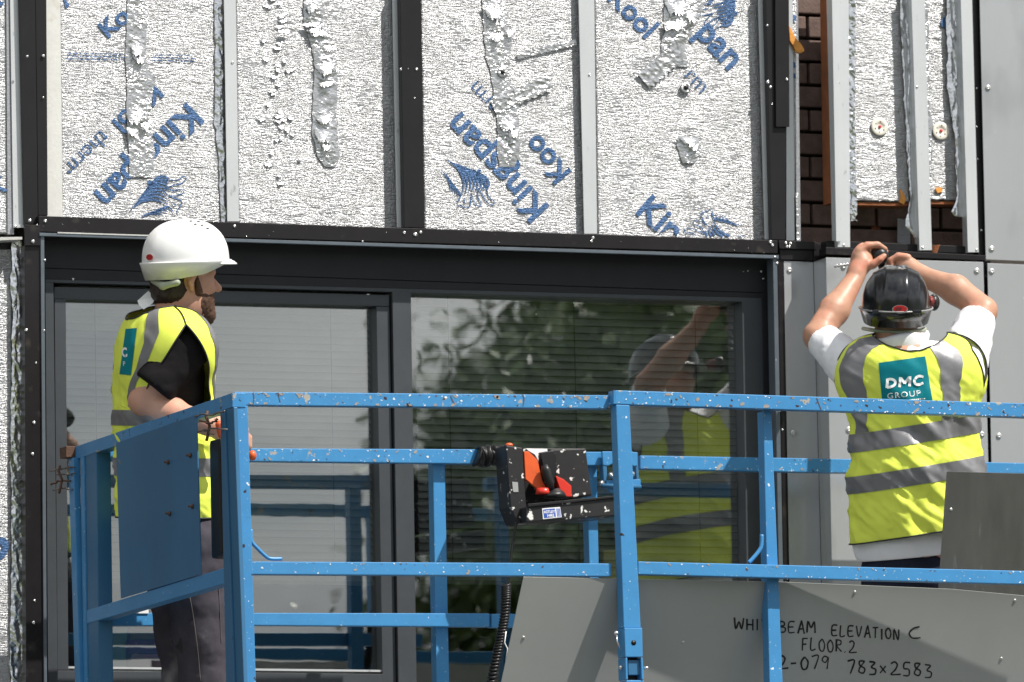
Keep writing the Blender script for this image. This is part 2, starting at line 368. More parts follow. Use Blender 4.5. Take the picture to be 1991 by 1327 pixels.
# ---------------------------------------------------------------- signed distance fields and a mesher for organic shapes
class Field:
    def __init__(s, lo, hi, h):
        s.lo = np.array(lo, float); s.h = h; s.n = np.ceil((np.array(hi)-s.lo)/h).astype(int)+1
        s.a = np.full(s.n, .06, np.float32)
    def axes(s, lo, hi):
        i0 = np.clip(np.floor((lo-s.lo)/s.h).astype(int), 0, s.n-1); i1 = np.clip(np.ceil((hi-s.lo)/s.h).astype(int)+1, 1, s.n)
        g = [((np.arange(i0[k], i1[k])*s.h)+s.lo[k]).astype(np.float32) for k in range(3)]
        return tuple(slice(i0[k], i1[k]) for k in range(3)), np.meshgrid(*g, indexing='ij')
    def add(s, prim, k=.02, op='u'):
        lo, hi = prim['lo']-k-.03, prim['hi']+k+.03
        sl, G = s.axes(lo, hi)
        if G[0].size == 0: return
        d = prim['f'](np.stack(G, -1)).astype(np.float32); A = s.a[sl]
        if op == 'u':
            h = np.clip(.5+.5*(A-d)/k, 0, 1) if k > 0 else (d < A).astype(np.float32)
            s.a[sl] = A*(1-h)+d*h-k*h*(1-h)
        else: s.a[sl] = np.maximum(A, -d)
    def mesh(s):
        A = s.a; ins = A < 0
        n = A.shape
        c = np.zeros((n[0]-1, n[1]-1, n[2]-1), np.uint8)
        for dx in (0, 1):
            for dy in (0, 1):
                for dz in (0, 1): c += ins[dx:n[0]-1+dx, dy:n[1]-1+dy, dz:n[2]-1+dz]
        act = (c > 0) & (c < 8); idx = np.full(act.shape, -1, np.int64); I = np.argwhere(act); idx[act] = np.arange(len(I))
        acc = np.zeros((len(I), 3)); cnt = np.zeros(len(I))
        for ax in range(3):
            o1, o2 = [k for k in range(3) if k != ax]
            for u in (0, 1):
                for v in (0, 1):
                    b = I.copy(); b[:, o1] += u; b[:, o2] += v; e = b.copy(); e[:, ax] += 1
                    va = A[b[:, 0], b[:, 1], b[:, 2]]; vb = A[e[:, 0], e[:, 1], e[:, 2]]; m = (va < 0) != (vb < 0)
                    t = np.zeros(len(I)); t[m] = va[m]/(va[m]-vb[m]); pt = b.astype(float); pt[:, ax] += t
                    acc[m] += pt[m]; cnt[m] += 1
        V = acc/np.maximum(cnt, 1)[:, None]*s.h+s.lo
        F = []
        for ax in range(3):
            o1, o2 = (ax+1) % 3, (ax+2) % 3
            sa = [slice(None)]*3; sb = [slice(None)]*3; sa[ax] = slice(0, -1); sb[ax] = slice(1, None)
            x = ins[tuple(sa)] != ins[tuple(sb)]; E = np.argwhere(x)
            ok = (E[:, o1] > 0) & (E[:, o2] > 0) & (E[:, o1] < n[o1]-1) & (E[:, o2] < n[o2]-1); E = E[ok]
            neg = ins[E[:, 0], E[:, 1], E[:, 2]]; q = []
            for du, dv in ((-1, -1), (0, -1), (0, 0), (-1, 0)):
                b = E.copy(); b[:, o1] += du; b[:, o2] += dv; q.append(idx[b[:, 0], b[:, 1], b[:, 2]])
            q = np.stack(q, -1); q[~neg] = q[~neg][:, ::-1]; F.append(q)
        return V, np.concatenate(F)
def cap(a, b, ra, rb=None):
    a = np.array(a, float); b = np.array(b, float); rb = ra if rb is None else rb; R = max(ra, rb)
    def f(p):
        ab = b-a; t = np.clip(((p-a)@ab)/max(ab@ab, 1e-9), 0, 1); q = a+t[..., None]*ab
        return np.sqrt(((p-q)**2).sum(-1))-(ra+(rb-ra)*t)
    return dict(f=f, lo=np.minimum(a, b)-R, hi=np.maximum(a, b)+R)
def ell(c, r, axes=None):
    c = np.array(c, float); r = np.array(r, float); Q = np.eye(3) if axes is None else np.array(axes, float)
    def f(p):
        q = ((p-c)@Q.T)/r; k0 = np.sqrt((q**2).sum(-1))+1e-6; k1 = np.sqrt(((q/r)**2).sum(-1))+1e-6
        return k0*(k0-1)/k1
    R = np.abs(Q.T@np.diag(r)).sum(1)
    return dict(f=f, lo=c-R, hi=c+R)
def half(pt, n, lo, hi):
    pt = np.array(pt, float); n = np.array(n, float); n = n/np.linalg.norm(n)
    return dict(f=lambda p: (p-pt)@n, lo=np.array(lo, float), hi=np.array(hi, float))
def smin(a, b, k):
    h = np.clip(.5+.5*(a-b)/k, 0, 1); return a*(1-h)+b*h-k*h*(1-h)
# ================================================================ SETTING
GZ = 0.0
def plane_sheet(name, x0, x1, y0, y1, z, m, kind='structure'):
    o = mk(name, [(x0, y0, z), (x1, y0, z), (x1, y1, z), (x0, y1, z)], [(0, 1, 2, 3)], m); o['kind'] = kind; return o
plane_sheet('ground', -600, 600, -900, 200, GZ-.02, 'grass')
plane_sheet('pavement', -14, 16, -9, 8, GZ, 'asphalt')

# ================================================================ BUILDING
BL = thing('building', 'facade with silver foil insulation boards, black rails, grey cladding and dark window frames', 'building', (0, 0, 0))
# --- backing wall around the window opening (brick coursing shows only on the right)
def back_piece(x0, y0, x1, y1, Y=.125, d=.2, m='mortar', name='backing_wall'):
    a = P(x0, y1, Y); b = P(x1, y0, Y)
    return box(name, ((a.x+b.x)/2, Y+d/2, (a.z+b.z)/2), (abs(b.x-a.x), d, abs(b.z-a.z)), m, BL)
xl, xr = P(84, 900, .2).x, P(1522, 900, .2).x
ztop = P(800, 500, .2).z; zw0 = P(800, 1420, .2).z
def wall_box(x0, x1, z0, z1, Y=.125, d=.15, m='mortar'):
    return box('backing_wall', ((x0+x1)/2, Y+d/2, (z0+z1)/2), (x1-x0, d, z1-z0), m, BL)
wall_box(-6, 6, ztop, ztop+5); wall_box(-6, xl, 0, ztop-.002); wall_box(xr, 6, 0, ztop-.002); wall_box(xl+.002, xr-.002, 0, zw0)
# --- room behind the window
rz0 = zw0-.6; rz1 = ztop+.02
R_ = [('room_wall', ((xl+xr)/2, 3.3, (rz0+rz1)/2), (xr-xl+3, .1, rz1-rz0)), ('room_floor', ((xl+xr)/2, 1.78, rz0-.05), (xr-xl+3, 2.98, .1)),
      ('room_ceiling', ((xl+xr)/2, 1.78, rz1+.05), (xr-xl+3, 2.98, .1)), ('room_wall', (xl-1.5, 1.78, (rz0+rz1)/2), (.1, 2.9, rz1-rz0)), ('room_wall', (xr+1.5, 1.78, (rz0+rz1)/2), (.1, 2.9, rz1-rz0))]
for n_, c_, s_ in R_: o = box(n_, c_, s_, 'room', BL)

# --- insulation boards with crinkled foil face
def board(cs, Y, depth=.085, nu=90, nv=150, amp=.0011, m='foil', name='insulation_board', ragged=False, par=None):
    (a, b, c, d) = [np.array(P(x, y, Y)) for x, y in cs]        # TL TR BR BL
    u = np.linspace(0, 1, nu)[None, :, None]; v = np.linspace(0, 1, nv)[:, None, None]
    p = (a*(1-u)+b*u)*(1-v)+(d*(1-u)+c*u)*v
    if ragged:
        q = p[..., 0]*55; p[..., 2] += (.004*fbm(np.stack([q, q*0, q*0+3], -1), 3))*np.clip((v[..., 0]-.93)/.07, 0, 1)
    w = np.stack([p[..., 0]*24, p[..., 0]*0, p[..., 2]*90], -1)
    p[..., 1] += amp*(fbm(w, 3, True))*np.minimum(1, 8*np.minimum(u, 1-u))[..., 0]
    V = p.reshape(-1, 3); F = grid_faces(nu, nv)[:, ::-1]
    ring = list(range(nu))+[k*nu+nu-1 for k in range(1, nv)]+[(nv-1)*nu+k for k in range(nu-2, -1, -1)]+[k*nu for k in range(nv-2, 0, -1)]
    bk = V[ring].copy(); bk[:, 1] = Y+depth; b0 = len(V); V = np.concatenate([V, bk]); n = len(ring)
    F = np.concatenate([F, np.array([(ring[i], ring[(i+1) % n], b0+(i+1) % n, b0+i) for i in range(n)])])
    o = mk(name, V, F, m, par or BL, True); return o
T0 = -40
B0 = board([(-70, T0), (14, T0), (16, 454), (-70, 450)], 0, nu=30)
B1 = board([(116, T0), (419, T0), (432, 434), (121, 424)], 0)
B2 = board([(459, T0), (765, T0), (776, 446), (465, 434)], 0)
B3 = board([(818, T0), (1128, T0), (1139, 458), (826, 446)], 0)
B4 = board([(1156, T0), (1476, T0), (1488, 469), (1164, 458)], 0)
B5 = board([(1536, T0), (1549, T0), (1546, 384), (1541, 384)], -.012, nu=14)
B6 = board([(-70, 486), (24, 486), (22, 1400), (-70, 1400)], 0, nu=30, nv=240)
YR = -.098
B7 = board([(1652, T0), (1752, T0), (1768, 393), (1662, 391)], YR, .08, nu=50, amp=.0020, ragged=True)
B8 = board([(1799, T0), (1846, T0), (1868, 391), (1808, 388)], YR, .08, nu=30, amp=.0026, ragged=True)
# raw foam edges and orange stripe of board seen beside the brick pier
prism('foam_edge', [(1606, T0), (1640, T0), (1650, 397), (1613, 396)], -.05, .05, 'foam', BL)
prism('foam_edge', [(1652, 393), (1768, 395), (1768, 401), (1664, 399)], YR+.006, .07, 'foam', BL)
prism('foam_edge', [(1808, 391), (1866, 393), (1866, 398), (1810, 397)], YR+.006, .07, 'foam', BL)
prism('timber_batten', [(1693, 396), (1711, 396), (1713, 500), (1697, 500)], .09, .03, 'timber', BL)
prism('foam_scrap', smooth_path([(1534, 50), (1540, 60), (1548, 75), (1559, 88), (1563, 99), (1556, 104), (1548, 100), (1542, 88), (1536, 80)], 3), -.035, .012, 'foam_yel', BL, .001)
prism('foam_crumb', [(1750, 368), (1756, 374), (1762, 388), (1757, 398), (1748, 393), (1752, 384)], YR-.004, .004, 'foam_yel', BL)
prism('foam_crumb', [(1818, 366), (1831, 364), (1834, 372), (1823, 376)], YR-.005, .004, 'foam_yel', BL)
# grey tapes beside boards, and a painted shadow band at far left
def strip(name, xa0, xa1, ya, xb0, xb1, yb, Y, d, m, bevel=0, ya2=None, yb2=None):
    return prism(name, [(xa0, ya), (xa1, ya2 if ya2 is not None else ya), (xb1, yb2 if yb2 is not None else yb), (xb0, yb)], Y, d, m, BL, bevel)
strip('tape_or_shade_strip', 88, 117, T0, 92, 122, 423, -.004, .05, 'matte_tape', 0, None, 424)
strip('tape_or_shade_strip', 12, 22, T0, 15, 27, 456, -.005, .04, 'edge')  # not tape: grey strip imitating the shadow cast left of the first rail
strip('tape_or_shade_strip', 1546, 1551, T0, 1549, 1557, 470, -.002, .05, 'edge')
strip('tape_or_shade_strip', 1547, 1552, 375, 1549, 1554, 470, -.006, .004, 'tape')

# --- crumpled foil strips (real folds)
def crumple(name, path, Y, amp, m='tape', nu=18, seed=0, per=1, fx=70, fz=55, pin=.25, par=None, lift=None):
    """path: list of (px_left, px_right, py) down the strip"""
    if m != 'shiny': pin = 1.1
    ys = np.array([q[2] for q in path], float); n = int(max(20, (ys[-1]-ys[0])*per)); yy = np.linspace(ys[0], ys[-1], n)
    l = np.interp(yy, ys, [q[0] for q in path]); r = np.interp(yy, ys, [q[1] for q in path]); u = np.linspace(0, 1, nu)
    k = np.arange(n)
    l = l+2.2*fbm(np.stack([k*.09+seed, k*0, k*0], -1), 3); r = r+2.2*fbm(np.stack([k*.08+seed+50, k*0, k*0], -1), 3)
    V = np.zeros((n, nu, 3))
    for i in range(n):
        for j in range(nu): V[i, j] = P(l[i]+(r[i]-l[i])*u[j], yy[i], Y)
    w = np.stack([V[..., 0]*fx+seed, V[..., 0]*0+seed*3.1, V[..., 2]*fz+V[..., 0]*fx*.4], -1)
    d = fbm(w, 3, True)*.65+.5*fbm(w*.5+9, 2)
    env = np.minimum(1, np.sin(np.pi*np.clip(u, .02, .98))**pin)[None, :]
    if lift is not None: env = env*np.interp(yy, [q[0] for q in lift], [q[1] for q in lift])[:, None]
    V[..., 1] -= amp*.33*np.clip(d+.3, 0, 2)*env+.001
    V[..., 2] += amp*.3*vnoise(w+31)*env
    V[..., 0] += amp*.35*vnoise(w+71)*env
    return mk(name, V.reshape(-1, 3), grid_faces(nu, n)[:, ::-1], m, par or BL, False)
crumple('foil_flap', [(417, 434, T0), (417, 437, 240), (424, 440, 300), (430, 443, 432)], -.002, .012, 'shiny', 10, 3, .8, 70, 40)
crumple('foil_tape', [(248, 290, T0), (246, 286, 60), (244, 282, 110), (247, 300, 160), (246, 290, 230), (250, 300, 290), (252, 296, 345)], -.0019, .018, 'tape', 22, 11, 1.1,
        lift=[(-40, .7), (60, .5), (100, 1.3), (130, .6), (200, .5), (230, 1.4), (262, 1.0), (300, .6), (345, .2)])
crumple('foil_tape', [(592, 630, T0), (590, 628, 40), (606, 652, 90), (612, 656, 140), (608, 655, 190), (606, 654, 260), (620, 660, 310), (632, 652, 325)], -.0019, .022, 'tape', 22, 23, 1.1,
        lift=[(-40, 1), (20, 1.3), (60, 1), (100, .8), (142, 1.5), (170, .5), (230, .5), (275, 1.5), (300, .8), (325, .2)])
crumple('foil_tape', [(940, 972, T0), (938, 982, 20), (940, 996, 60), (944, 992, 110), (956, 990, 150), (962, 1010, 200), (968, 1008, 245), (966, 1010, 290), (972, 1000, 325)], -.0019, .018, 'tape', 22, 37, 1.1,
        lift=[(-40, 1), (25, 1.4), (60, .9), (120, .5), (200, .4), (262, 1.5), (300, .8), (325, .2)])
crumple('foil_tape', [(1300, 1340, T0), (1292, 1372, 0), (1290, 1362, 30), (1292, 1346, 62), (1284, 1330, 90), (1290, 1340, 130)], -.0019, .024, 'tape', 26, 41, 1.1,
        lift=[(-40, 1), (20, 1.4), (60, 1.2), (90, .6), (130, .3)])
crumple('foil_tape', [(1318, 1344, 268), (1316, 1362, 285), (1320, 1362, 300), (1328, 1350, 318)], -.0019, .020, 'tape', 20, 47, 1.3)
def crumple_diag(name, a, b, w, amp, seed):
    # a taped patch lying at an angle
    n = 60; nu = 14; V = np.zeros((n, nu, 3)); dx, dy = b[0]-a[0], b[1]-a[1]; L_ = math.hypot(dx, dy); nx, ny = -dy/L_, dx/L_
    for i in range(n):
        t = i/(n-1)
        ww = w*(1+.25*math.sin(i*.9+seed)*.5)
        for j in range(nu):
            s_ = (j/(nu-1)-.5)*ww; V[i, j] = P(a[0]+dx*t+nx*s_, a[1]+dy*t+ny*s_, -.003)
    q = np.stack([V[..., 0]*70+seed, V[..., 0]*0, V[..., 2]*70], -1); V[..., 1] -= .45*amp*np.clip(fbm(q, 3, True)+.4, 0, 2)+.0015
    return mk(name, V.reshape(-1, 3), grid_faces(nu, n), 'tape', BL, False)
crumple_diag('foil_tape', (958, 208), (1070, 160), 30, .007, 3)
crumple_diag('foil_tape', (1250, 158), (1320, 100), 38, .007, 8)
crumple_diag('foil_tape', (1005, 110), (1120, 82), 12, .004, 5)
# loose shiny flaps in the right-hand bay
YF = YR-.004
crumple('foil_flap', [(1640, 1662, T0), (1642, 1662, 110), (1646, 1662, 200), (1648, 1664, 330), (1650, 1666, 392), (1653, 1663, 425), (1652, 1668, 430)], YF, .016, 'shiny', 14, 61, 1.0, 90, 60)
crumple('foil_flap', [(1750, 1773, T0), (1752, 1776, 60), (1757, 1778, 180), (1764, 1785, 300), (1769, 1788, 390), (1762, 1786, 420), (1762, 1786, 440), (1776, 1784, 462)], YF-.004, .014, 'shiny', 16, 67, 1.0, 60, 9)
crumple('foil_flap', [(1796, 1804, T0), (1797, 1806, 120), (1802, 1812, 240), (1806, 1812, 350)], YF, .010, 'tape', 8, 71, 1.0)
crumple('foil_flap', [(1842, 1870, T0), (1840, 1872, 50), (1842, 1876, 110), (1840, 1878, 170), (1848, 1880, 215), (1856, 1880, 270), (1860, 1882, 380), (1850, 1880, 412), (1856, 1879, 420), (1872, 1880, 424)], YF-.004, .016, 'shiny', 18, 73, 1.0, 50, 11)
crumple('foil_flap', [(22, 42, 468), (20, 44, 560), (24, 46, 640), (22, 46, 760), (20, 46, 900), (22, 48, 1050), (20, 48, 1200), (20, 50, 1400)], -.004, .016, 'shiny', 14, 83, .8, 60, 26)

def fold(px, py, w, h, seed, out=.012, ym=-.004):
    # a lip of foil standing off the tape: attached along its upper edge, hanging open below
    rs = random.Random(seed); n = 12; rows = 5; V = []
    prof = [rs.uniform(.45, 1) for _ in range(n+1)]
    for j in range(rows+1):
        t = j/rows
        for i in range(n+1):
            u = i/n; e = math.sin(math.pi*min(max(u, .03), .97))**.6*prof[i]
            x = px+(u-.5)*w*(1-.45*t)+rs.uniform(-1.4, 1.4)+w*.12*t*math.sin(seed); y = py-h*(1-t)+h*.5*(prof[i]-.7)*t*2+(u-.5)*h*.5*math.cos(seed*1.7)
            V.append(P(x, y, ym-.006-out*(t**1.3)*e))
    return mk('foil_fold', V, [tuple(f) for f in grid_faces(n+1, rows+1)], 'tape', BL, False)
for q in ((268, 106, 34, 20), (270, 122, 26, 12), (268, 240, 40, 22), (286, 252, 26, 14), (256, 262, 22, 12), (612, 22, 38, 26), (612, 64, 30, 16), (618, 70, 44, 10), (632, 142, 46, 20), (636, 168, 34, 8), (632, 238, 40, 14), (634, 276, 44, 24),
          (636, 292, 20, 10), (958, 36, 42, 22), (966, 78, 26, 12), (992, 70, 20, 10), (988, 252, 38, 20), (1000, 266, 26, 14), (1338, 284, 44, 18), (1350, 290, 26, 12), (1322, 26, 56, 24), (1316, 58, 60, 16), (1346, 40, 30, 18), (552, 66, 24, 6), (604, 52, 40, 7)):
    fold(*q, seed=q[0]+q[1])
for k_ in range(40):
    y_ = random.uniform(-20, 420); fold(540+random.gauss(0, 16), y_, random.uniform(10, 22), random.uniform(4, 7), k_, .0035, .003)
# --- printed lettering on the boards
def mp0(px, py): return P(px, py, -.0026)
def mp1(px, py): return P(px, py, -.0020)
def print_on(s, px, py, ang, capx, bold, board_, keep=None, sx=1.0, mf=mp0): return text_on('printed_lettering', s, px, py, ang, capx, 'ink', mf, board_, bold, sx, 1.0, 0, keep)
in1 = lambda x, y: 122 < x < 416 and -38 < y < 422
print_on('Kingspan', 366, 198, 224, 50, .022, B1, in1)
print_on('Kool', 297, 158, 224.5, 36, .022, B1, in1, 1.12); print_on('therm', 197, 250, 224.5, 31, -.006, B1, in1)
print_on('Ko', 209, 76, 41, 34, .024, B1, lambda x, y: in1(x, y) and x < 258, 1.05)
print_on('K', 124, 18, 41, 50, .030, B1, in1)
for r_ in range(3):
    V_, F_ = [], []
    random.seed(20+r_); x_ = 130
    while x_ < 372:
        w_ = random.uniform(3, 10)
        if not 238 < x_ < 292: ribbon_geo(V_, F_, [(x_, 104+r_*5.5+(x_-130)*.02), (x_+w_, 104+r_*5.5+(x_+w_-130)*.02)], 2.0, mp0)
        x_ += w_+random.uniform(1.5, 4)
    mk('printed_small_text', V_, F_, 'ink', B1, False, 'stuff')
in3 = lambda x, y: 828 < x < 1130 and y < 452
print_on('Kingspan', 1070, 404, 133, 50, .022, B3, in3)
print_on('Koo', 1112, 336, 131, 41, .022, B3, in3); print_on('erm', 975, 206, 133, 30, -.006, B3, in3)
in4 = lambda x, y: 1160 < x < 1472 and y < 460
print_on('Kool', 1178, -4, -46, 40, .022, B4, in4)
print_on('pan', 1350, 64, -48, 50, .022, B4, in4); print_on('rm', 1328, 147, -46, 31, -.006, B4, in4)
print_on('Kin', 1233, 412, -41, 49, .022, B4, in4)
inL = lambda x, y: x < 20
print_on('oo', -22, 38, 41, 40, .03, B0, inL); print_on('K', -12, 380, 20, 30, .03, B0, inL)
print_on('gns', -60, 560, 62, 60, .03, B6, inL); print_on('pa', -40, 760, 62, 60, .03, B6, inL); print_on('K', -30, 905, 62, 60, .03, B6, inL)
print_on('Kg', -50, 1140, 62, 70, .03, B6, inL); print_on('o', -20, 1290, 62, 60, .03, B6, inL)
# small print chips on the narrow board by the brick pier
for x0_, y0_, x1_, y1_ in ((1537, 28, 1548, 42), (1538, 120, 1547, 132), (1539, 142, 1547, 152), (1538, 84, 1545, 96)):
    mk('printed_patch', [P(x, y, -.0150) for x, y in ((x0_, y1_), ((x0_+x1_)/2, y0_), (x1_, y0_+3), (x1_, y1_))], [(0, 1, 2, 3)], 'ink', B5)
mk('printed_patch', [P(x, y, YR-.004) for x, y in smooth_path([(1846, 32), (1836, 34), (1829, 45), (1833, 53), (1845, 56)], 4)], [tuple(range(17))], 'ink', B8)
# emblem: a maned beast seen as curved brush strokes
def emblem(name, cx, cy, ang, sc, board_, keep, mf=mp0):
    ca, sa = math.cos(math.radians(ang)), math.sin(math.radians(ang)); V, F = [], []
    def mf2(x, y): X = cx+(x*ca+y*sa)*sc; Yp = cy+(-x*sa+y*ca)*sc; return (X, Yp)
    strokes = []
    for k in range(8):      # mane: nested crescents
        strokes.append(([(-52+5*k, 34-8*k), (-30+5*k, 12-8*k), (2+3*k, 4-7*k), (34-k, 16-7*k)], [0, 5.0, 4.6, 0]))
    for k in range(5): strokes.append(([(-30+9*k, 46-3*k), (-8+8*k, 34-4*k), (20+5*k, 36-4*k)], [0, 4.4, 0]))
    strokes += [([(4, -30), (22, -40), (44, -40), (58, -50), (64, -44), (54, -34), (36, -28), (22, -22)], [2, 2.6, 2.2, 2, 2, 2, 2.6, 2]),
                ([(22, -22), (40, -18), (56, -22), (60, -14), (46, -8), (30, -6)], [2, 3, 2, 2, 2, 1]),
                ([(30, -6), (46, -2), (58, 4), (56, 14), (50, 24), (52, 32)], [2, 3, 2, 2.4, 2, 0]),
                ([(-16, -34), (-4, -28), (10, -30)], [7, 9, 3]), ([(34, 8), (44, 12), (50, 10)], [0, 3, 0]), ([(26, 14), (38, 22), (44, 30)], [0, 3, 0])]
    for pts, ws in strokes:
        pp = smooth_path([(*p, w) for p, w in zip(pts, ws)], 5); X = [mf2(x, y) for x, y, w in pp]
        V2, F2 = [], []; ribbon_geo(V2, F2, X, [max(.3, w*sc) for _, _, w in pp], mf)
        # keep only strokes inside the board
        b = len(V); V += V2
        for f in F2:
            i = (f[0]//2); x_, y_ = X[min(i, len(X)-1)]
            if keep(x_, y_): F.append(tuple(q+b for q in f))
    return mk(name, V, F, 'ink', board_, False, 'stuff')
emblem('printed_emblem', 300, 385, -4, .92, B1, in1, mp1)
emblem('printed_emblem', 905, 350, -78, .92, B3, in3, mp1)
emblem('printed_emblem', 1408, 8, -150, .85, B4, in4, mp1)
emblem('printed_emblem', 1398, 452, 140, .85, B4, in4, mp1)

# --- silver T-rails
def rail(xa0, xa1, ya, xb0, xb1, yb, Y, back, web=.5, yb2=None):
    f = [P(xa0, ya, Y), P(xa1, ya, Y), P(xb1, yb2 or yb, Y), P(xb0, yb, Y)]
    bm = bmesh.new(); dv = Vector((0, .003, 0)); bm_prism(bm, f, [p+dv for p in f], .0006)
    ct = f[0].lerp(f[1], web); cb = f[3].lerp(f[2], web); e = Vector((.0015, 0, 0)); k = Vector((0, .0035, 0)); kb = Vector((0, back, 0))
    bm_prism(bm, [ct-e+k, ct+e+k, cb+e+k, cb-e+k], [ct-e+kb, ct+e+kb, cb+e+kb, cb-e+kb])
    return from_bm('mounting_rail', bm, 'alu', BL)
YA = -.021
rail(19, 36, T0, 26, 46, 443, -.010, .012); strip('rail_foot', 26, 45, 437, 26, 47, 443, -.014, .003, 'alu')
rail(435, 458, T0, 442, 465, 431, YA, .022, .9); rail(762, 777, T0, 772, 786, 443, YA, .022, .9)
rail(1124, 1155, T0, 1136, 1161, 455, YA, .022, .9); rail(1473, 1487, T0, 1487, 1500, 466, YA, .022, .9); rail(1529, 1541, T0, 1529, 1545, 468, YA, .022, .9)
YB = -.150
rail(1616, 1650, T0, 1629, 1653, 481, YB, .05, .1); rail(1771, 1797, T0, 1788, 1812, 487, YB, .05, .2); rail(1867, 1889, T0, 1882, 1903, 491, YB, .05, .2)
rail(1617, 1628, T0, 1626, 1636, 470, YB-.006, .005, .5)

# --- black posts and rails
YP = -.048
strip('black_post', 37, 68, T0, 48, 74, 436, YP+.022, .045, 'black', .001)
strip('black_post', 68.5, 90, T0, 74.5, 93, 419, YP+.024, .03, 'black', .001)
strip('black_post', 777, 818, T0, 786, 825, 442, YP, .06, 'black', .001, None, 444)
strip('black_post_flange', 778, 790, T0, 787, 800, 442, YP-.004, .003, 'black')
strip('black_post', 1488, 1530, T0, 1501, 1527, 466, YP, .06, 'black', .001, None, 467)
strip('black_cover_plate', 1507, 1534, T0, 1509, 1535, 247, YP-.010, .008, 'black', .001)
strip('black_post', 1886, 1907, T0, 1903, 1918, 500, YB+.012, .05, 'black', .001)
strip('black_post', 48, 79, 477, 51, 86, 1400, YP, .06, 'blackgloss', .001)
strip('joint_plate', 47, 78, 437, 48, 79, 478, YP-.008, .006, 'blackgloss', .001, 438)
prism('black_sill_rail', [(75, 420), (1512, 468), (1512, 493), (77, 451)], YP-.006, .055, 'blackgloss', BL, .0012)
prism('black_sill_rail', [(1514, 468), (1585, 470), (1588, 486), (1516, 484)], YP-.004, .05, 'blackgloss', BL, .0012)
prism('black_sill_rail', [(1516, 485), (1581, 487), (1581, 507), (1518, 505)], YP+.006, .05, 'black', BL, .0012)
prism('black_sill_return', [(1583, 470), (1606, 480), (1606, 499), (1583, 508)], YP-.002, .05, 'black', BL, .0012)
prism('black_sill_rail', [(1606, 481), (1916, 497), (1917, 507), (1606, 495)], YB-.004, .055, 'blackgloss', BL, .0012)
prism('black_sill_rail', [(1608, 468), (1900, 480), (1900, 494), (1608, 482)], YB+.03, .05, 'black', BL, .0012)
prism('black_shelf_angle', [(1612, 472), (1900, 484), (1900, 487), (1612, 476)], YB+.10, .12, 'black', BL)
strip('black_post', 1512, 1523, 494, 1529, 1537, 1400, YP+.01, .05, 'blackgloss', .001)
# white ledge on the left bay
prism('ledge_strip', [(-60, 462), (43, 461), (43, 466), (-60, 470)], -.07, .06, 'white_sealant', BL)
prism('ledge_recess', [(-60, 470), (45, 467), (45, 486), (-60, 488)], .02, .05, 'black', BL)

# --- window surround
prism('drip_trim', [(77, 453), (1514, 497), (1514, 503), (77, 459)], YP-.012, .02, 'trim', BL, .0006)
prism('drip_trim', [(112, 451.5), (300, 457.5), (300, 460), (112, 454)], YP-.014, .001, 'white_sealant', BL)
prism('jamb_trim', [(79, 460), (86, 460), (92, 1400), (86.5, 1400)], YP-.006, .05, 'trim', BL, .0006)
prism('jamb_trim', [(1503, 503), (1511, 503), (1528, 1400), (1520, 1400)], YP-.006, .05, 'trim', BL, .0006)
YW = .055
prism('header_board', [(86, 457), (1504, 500), (1504, 570), (86, 521)], YW-.035, .05, 'anth_dark', BL, .001)
prism('header_board', [(86, 522), (1504, 571), (1504, 580), (86, 543)], YW-.032, .05, 'anth_dark', BL, .001)
prism('reveal_board', [(1481, 560), (1504, 560), (1521, 1400), (1496, 1400)], YW-.034, .05, 'anth_dark', BL, .001)
# --- window frames: fixed frame
prism('window_frame', [(88, 540), (1482, 577), (1482, 588), (88, 549.5)], YW-.030, .07, 'anthracite', BL, .001)
prism('window_frame', [(88, 550), (104, 550), (113, 1400), (94, 1400)], YW-.030, .07, 'anthracite', BL, .001)
prism('window_mullion', [(763, 567), (799, 568), (811, 1400), (776, 1400)], YW-.030, .07, 'anthracite', BL, .001)
prism('window_frame', [(1443, 586), (1481, 587), (1497, 1400), (1457, 1400)], YW-.030, .07, 'anthracite', BL, .001)
# opening casement
YCs = YW-.016
prism('casement_rail', [(105.5, 558), (757, 574), (757, 596), (105.5, 581)], YCs, .06, 'anthracite', BL, .001)
prism('casement_stile', [(106, 581.5), (128, 582), (133, 1303), (112, 1303)], YCs, .06, 'anthracite', BL, .001)
prism('casement_stile', [(732, 596.5), (757, 597), (770, 1327), (744, 1327)], YCs, .06, 'anthracite', BL, .001)
prism('casement_rail', [(112, 1304), (744, 1311), (744, 1400), (112, 1400)], YCs, .06, 'anthracite', BL, .001)
prism('casement_gasket', [(133, 1296), (742, 1303), (742, 1307), (133, 1300)], YCs+.006, .02, 'alu', BL)
prism('casement_gasket', [(728, 598), (731.5, 598), (743, 1300), (739.5, 1300)], YW+.018, .01, 'white_sealant', BL)
YG = YW+.030
prism('window_pane', [(122, 578), (737, 592), (750, 1312), (127, 1312)], YG, .006, 'glass', BL)
prism('window_pane', [(795, 566), (1448, 583), (1466, 1420), (806, 1420)], YG, .006, 'glass', BL)

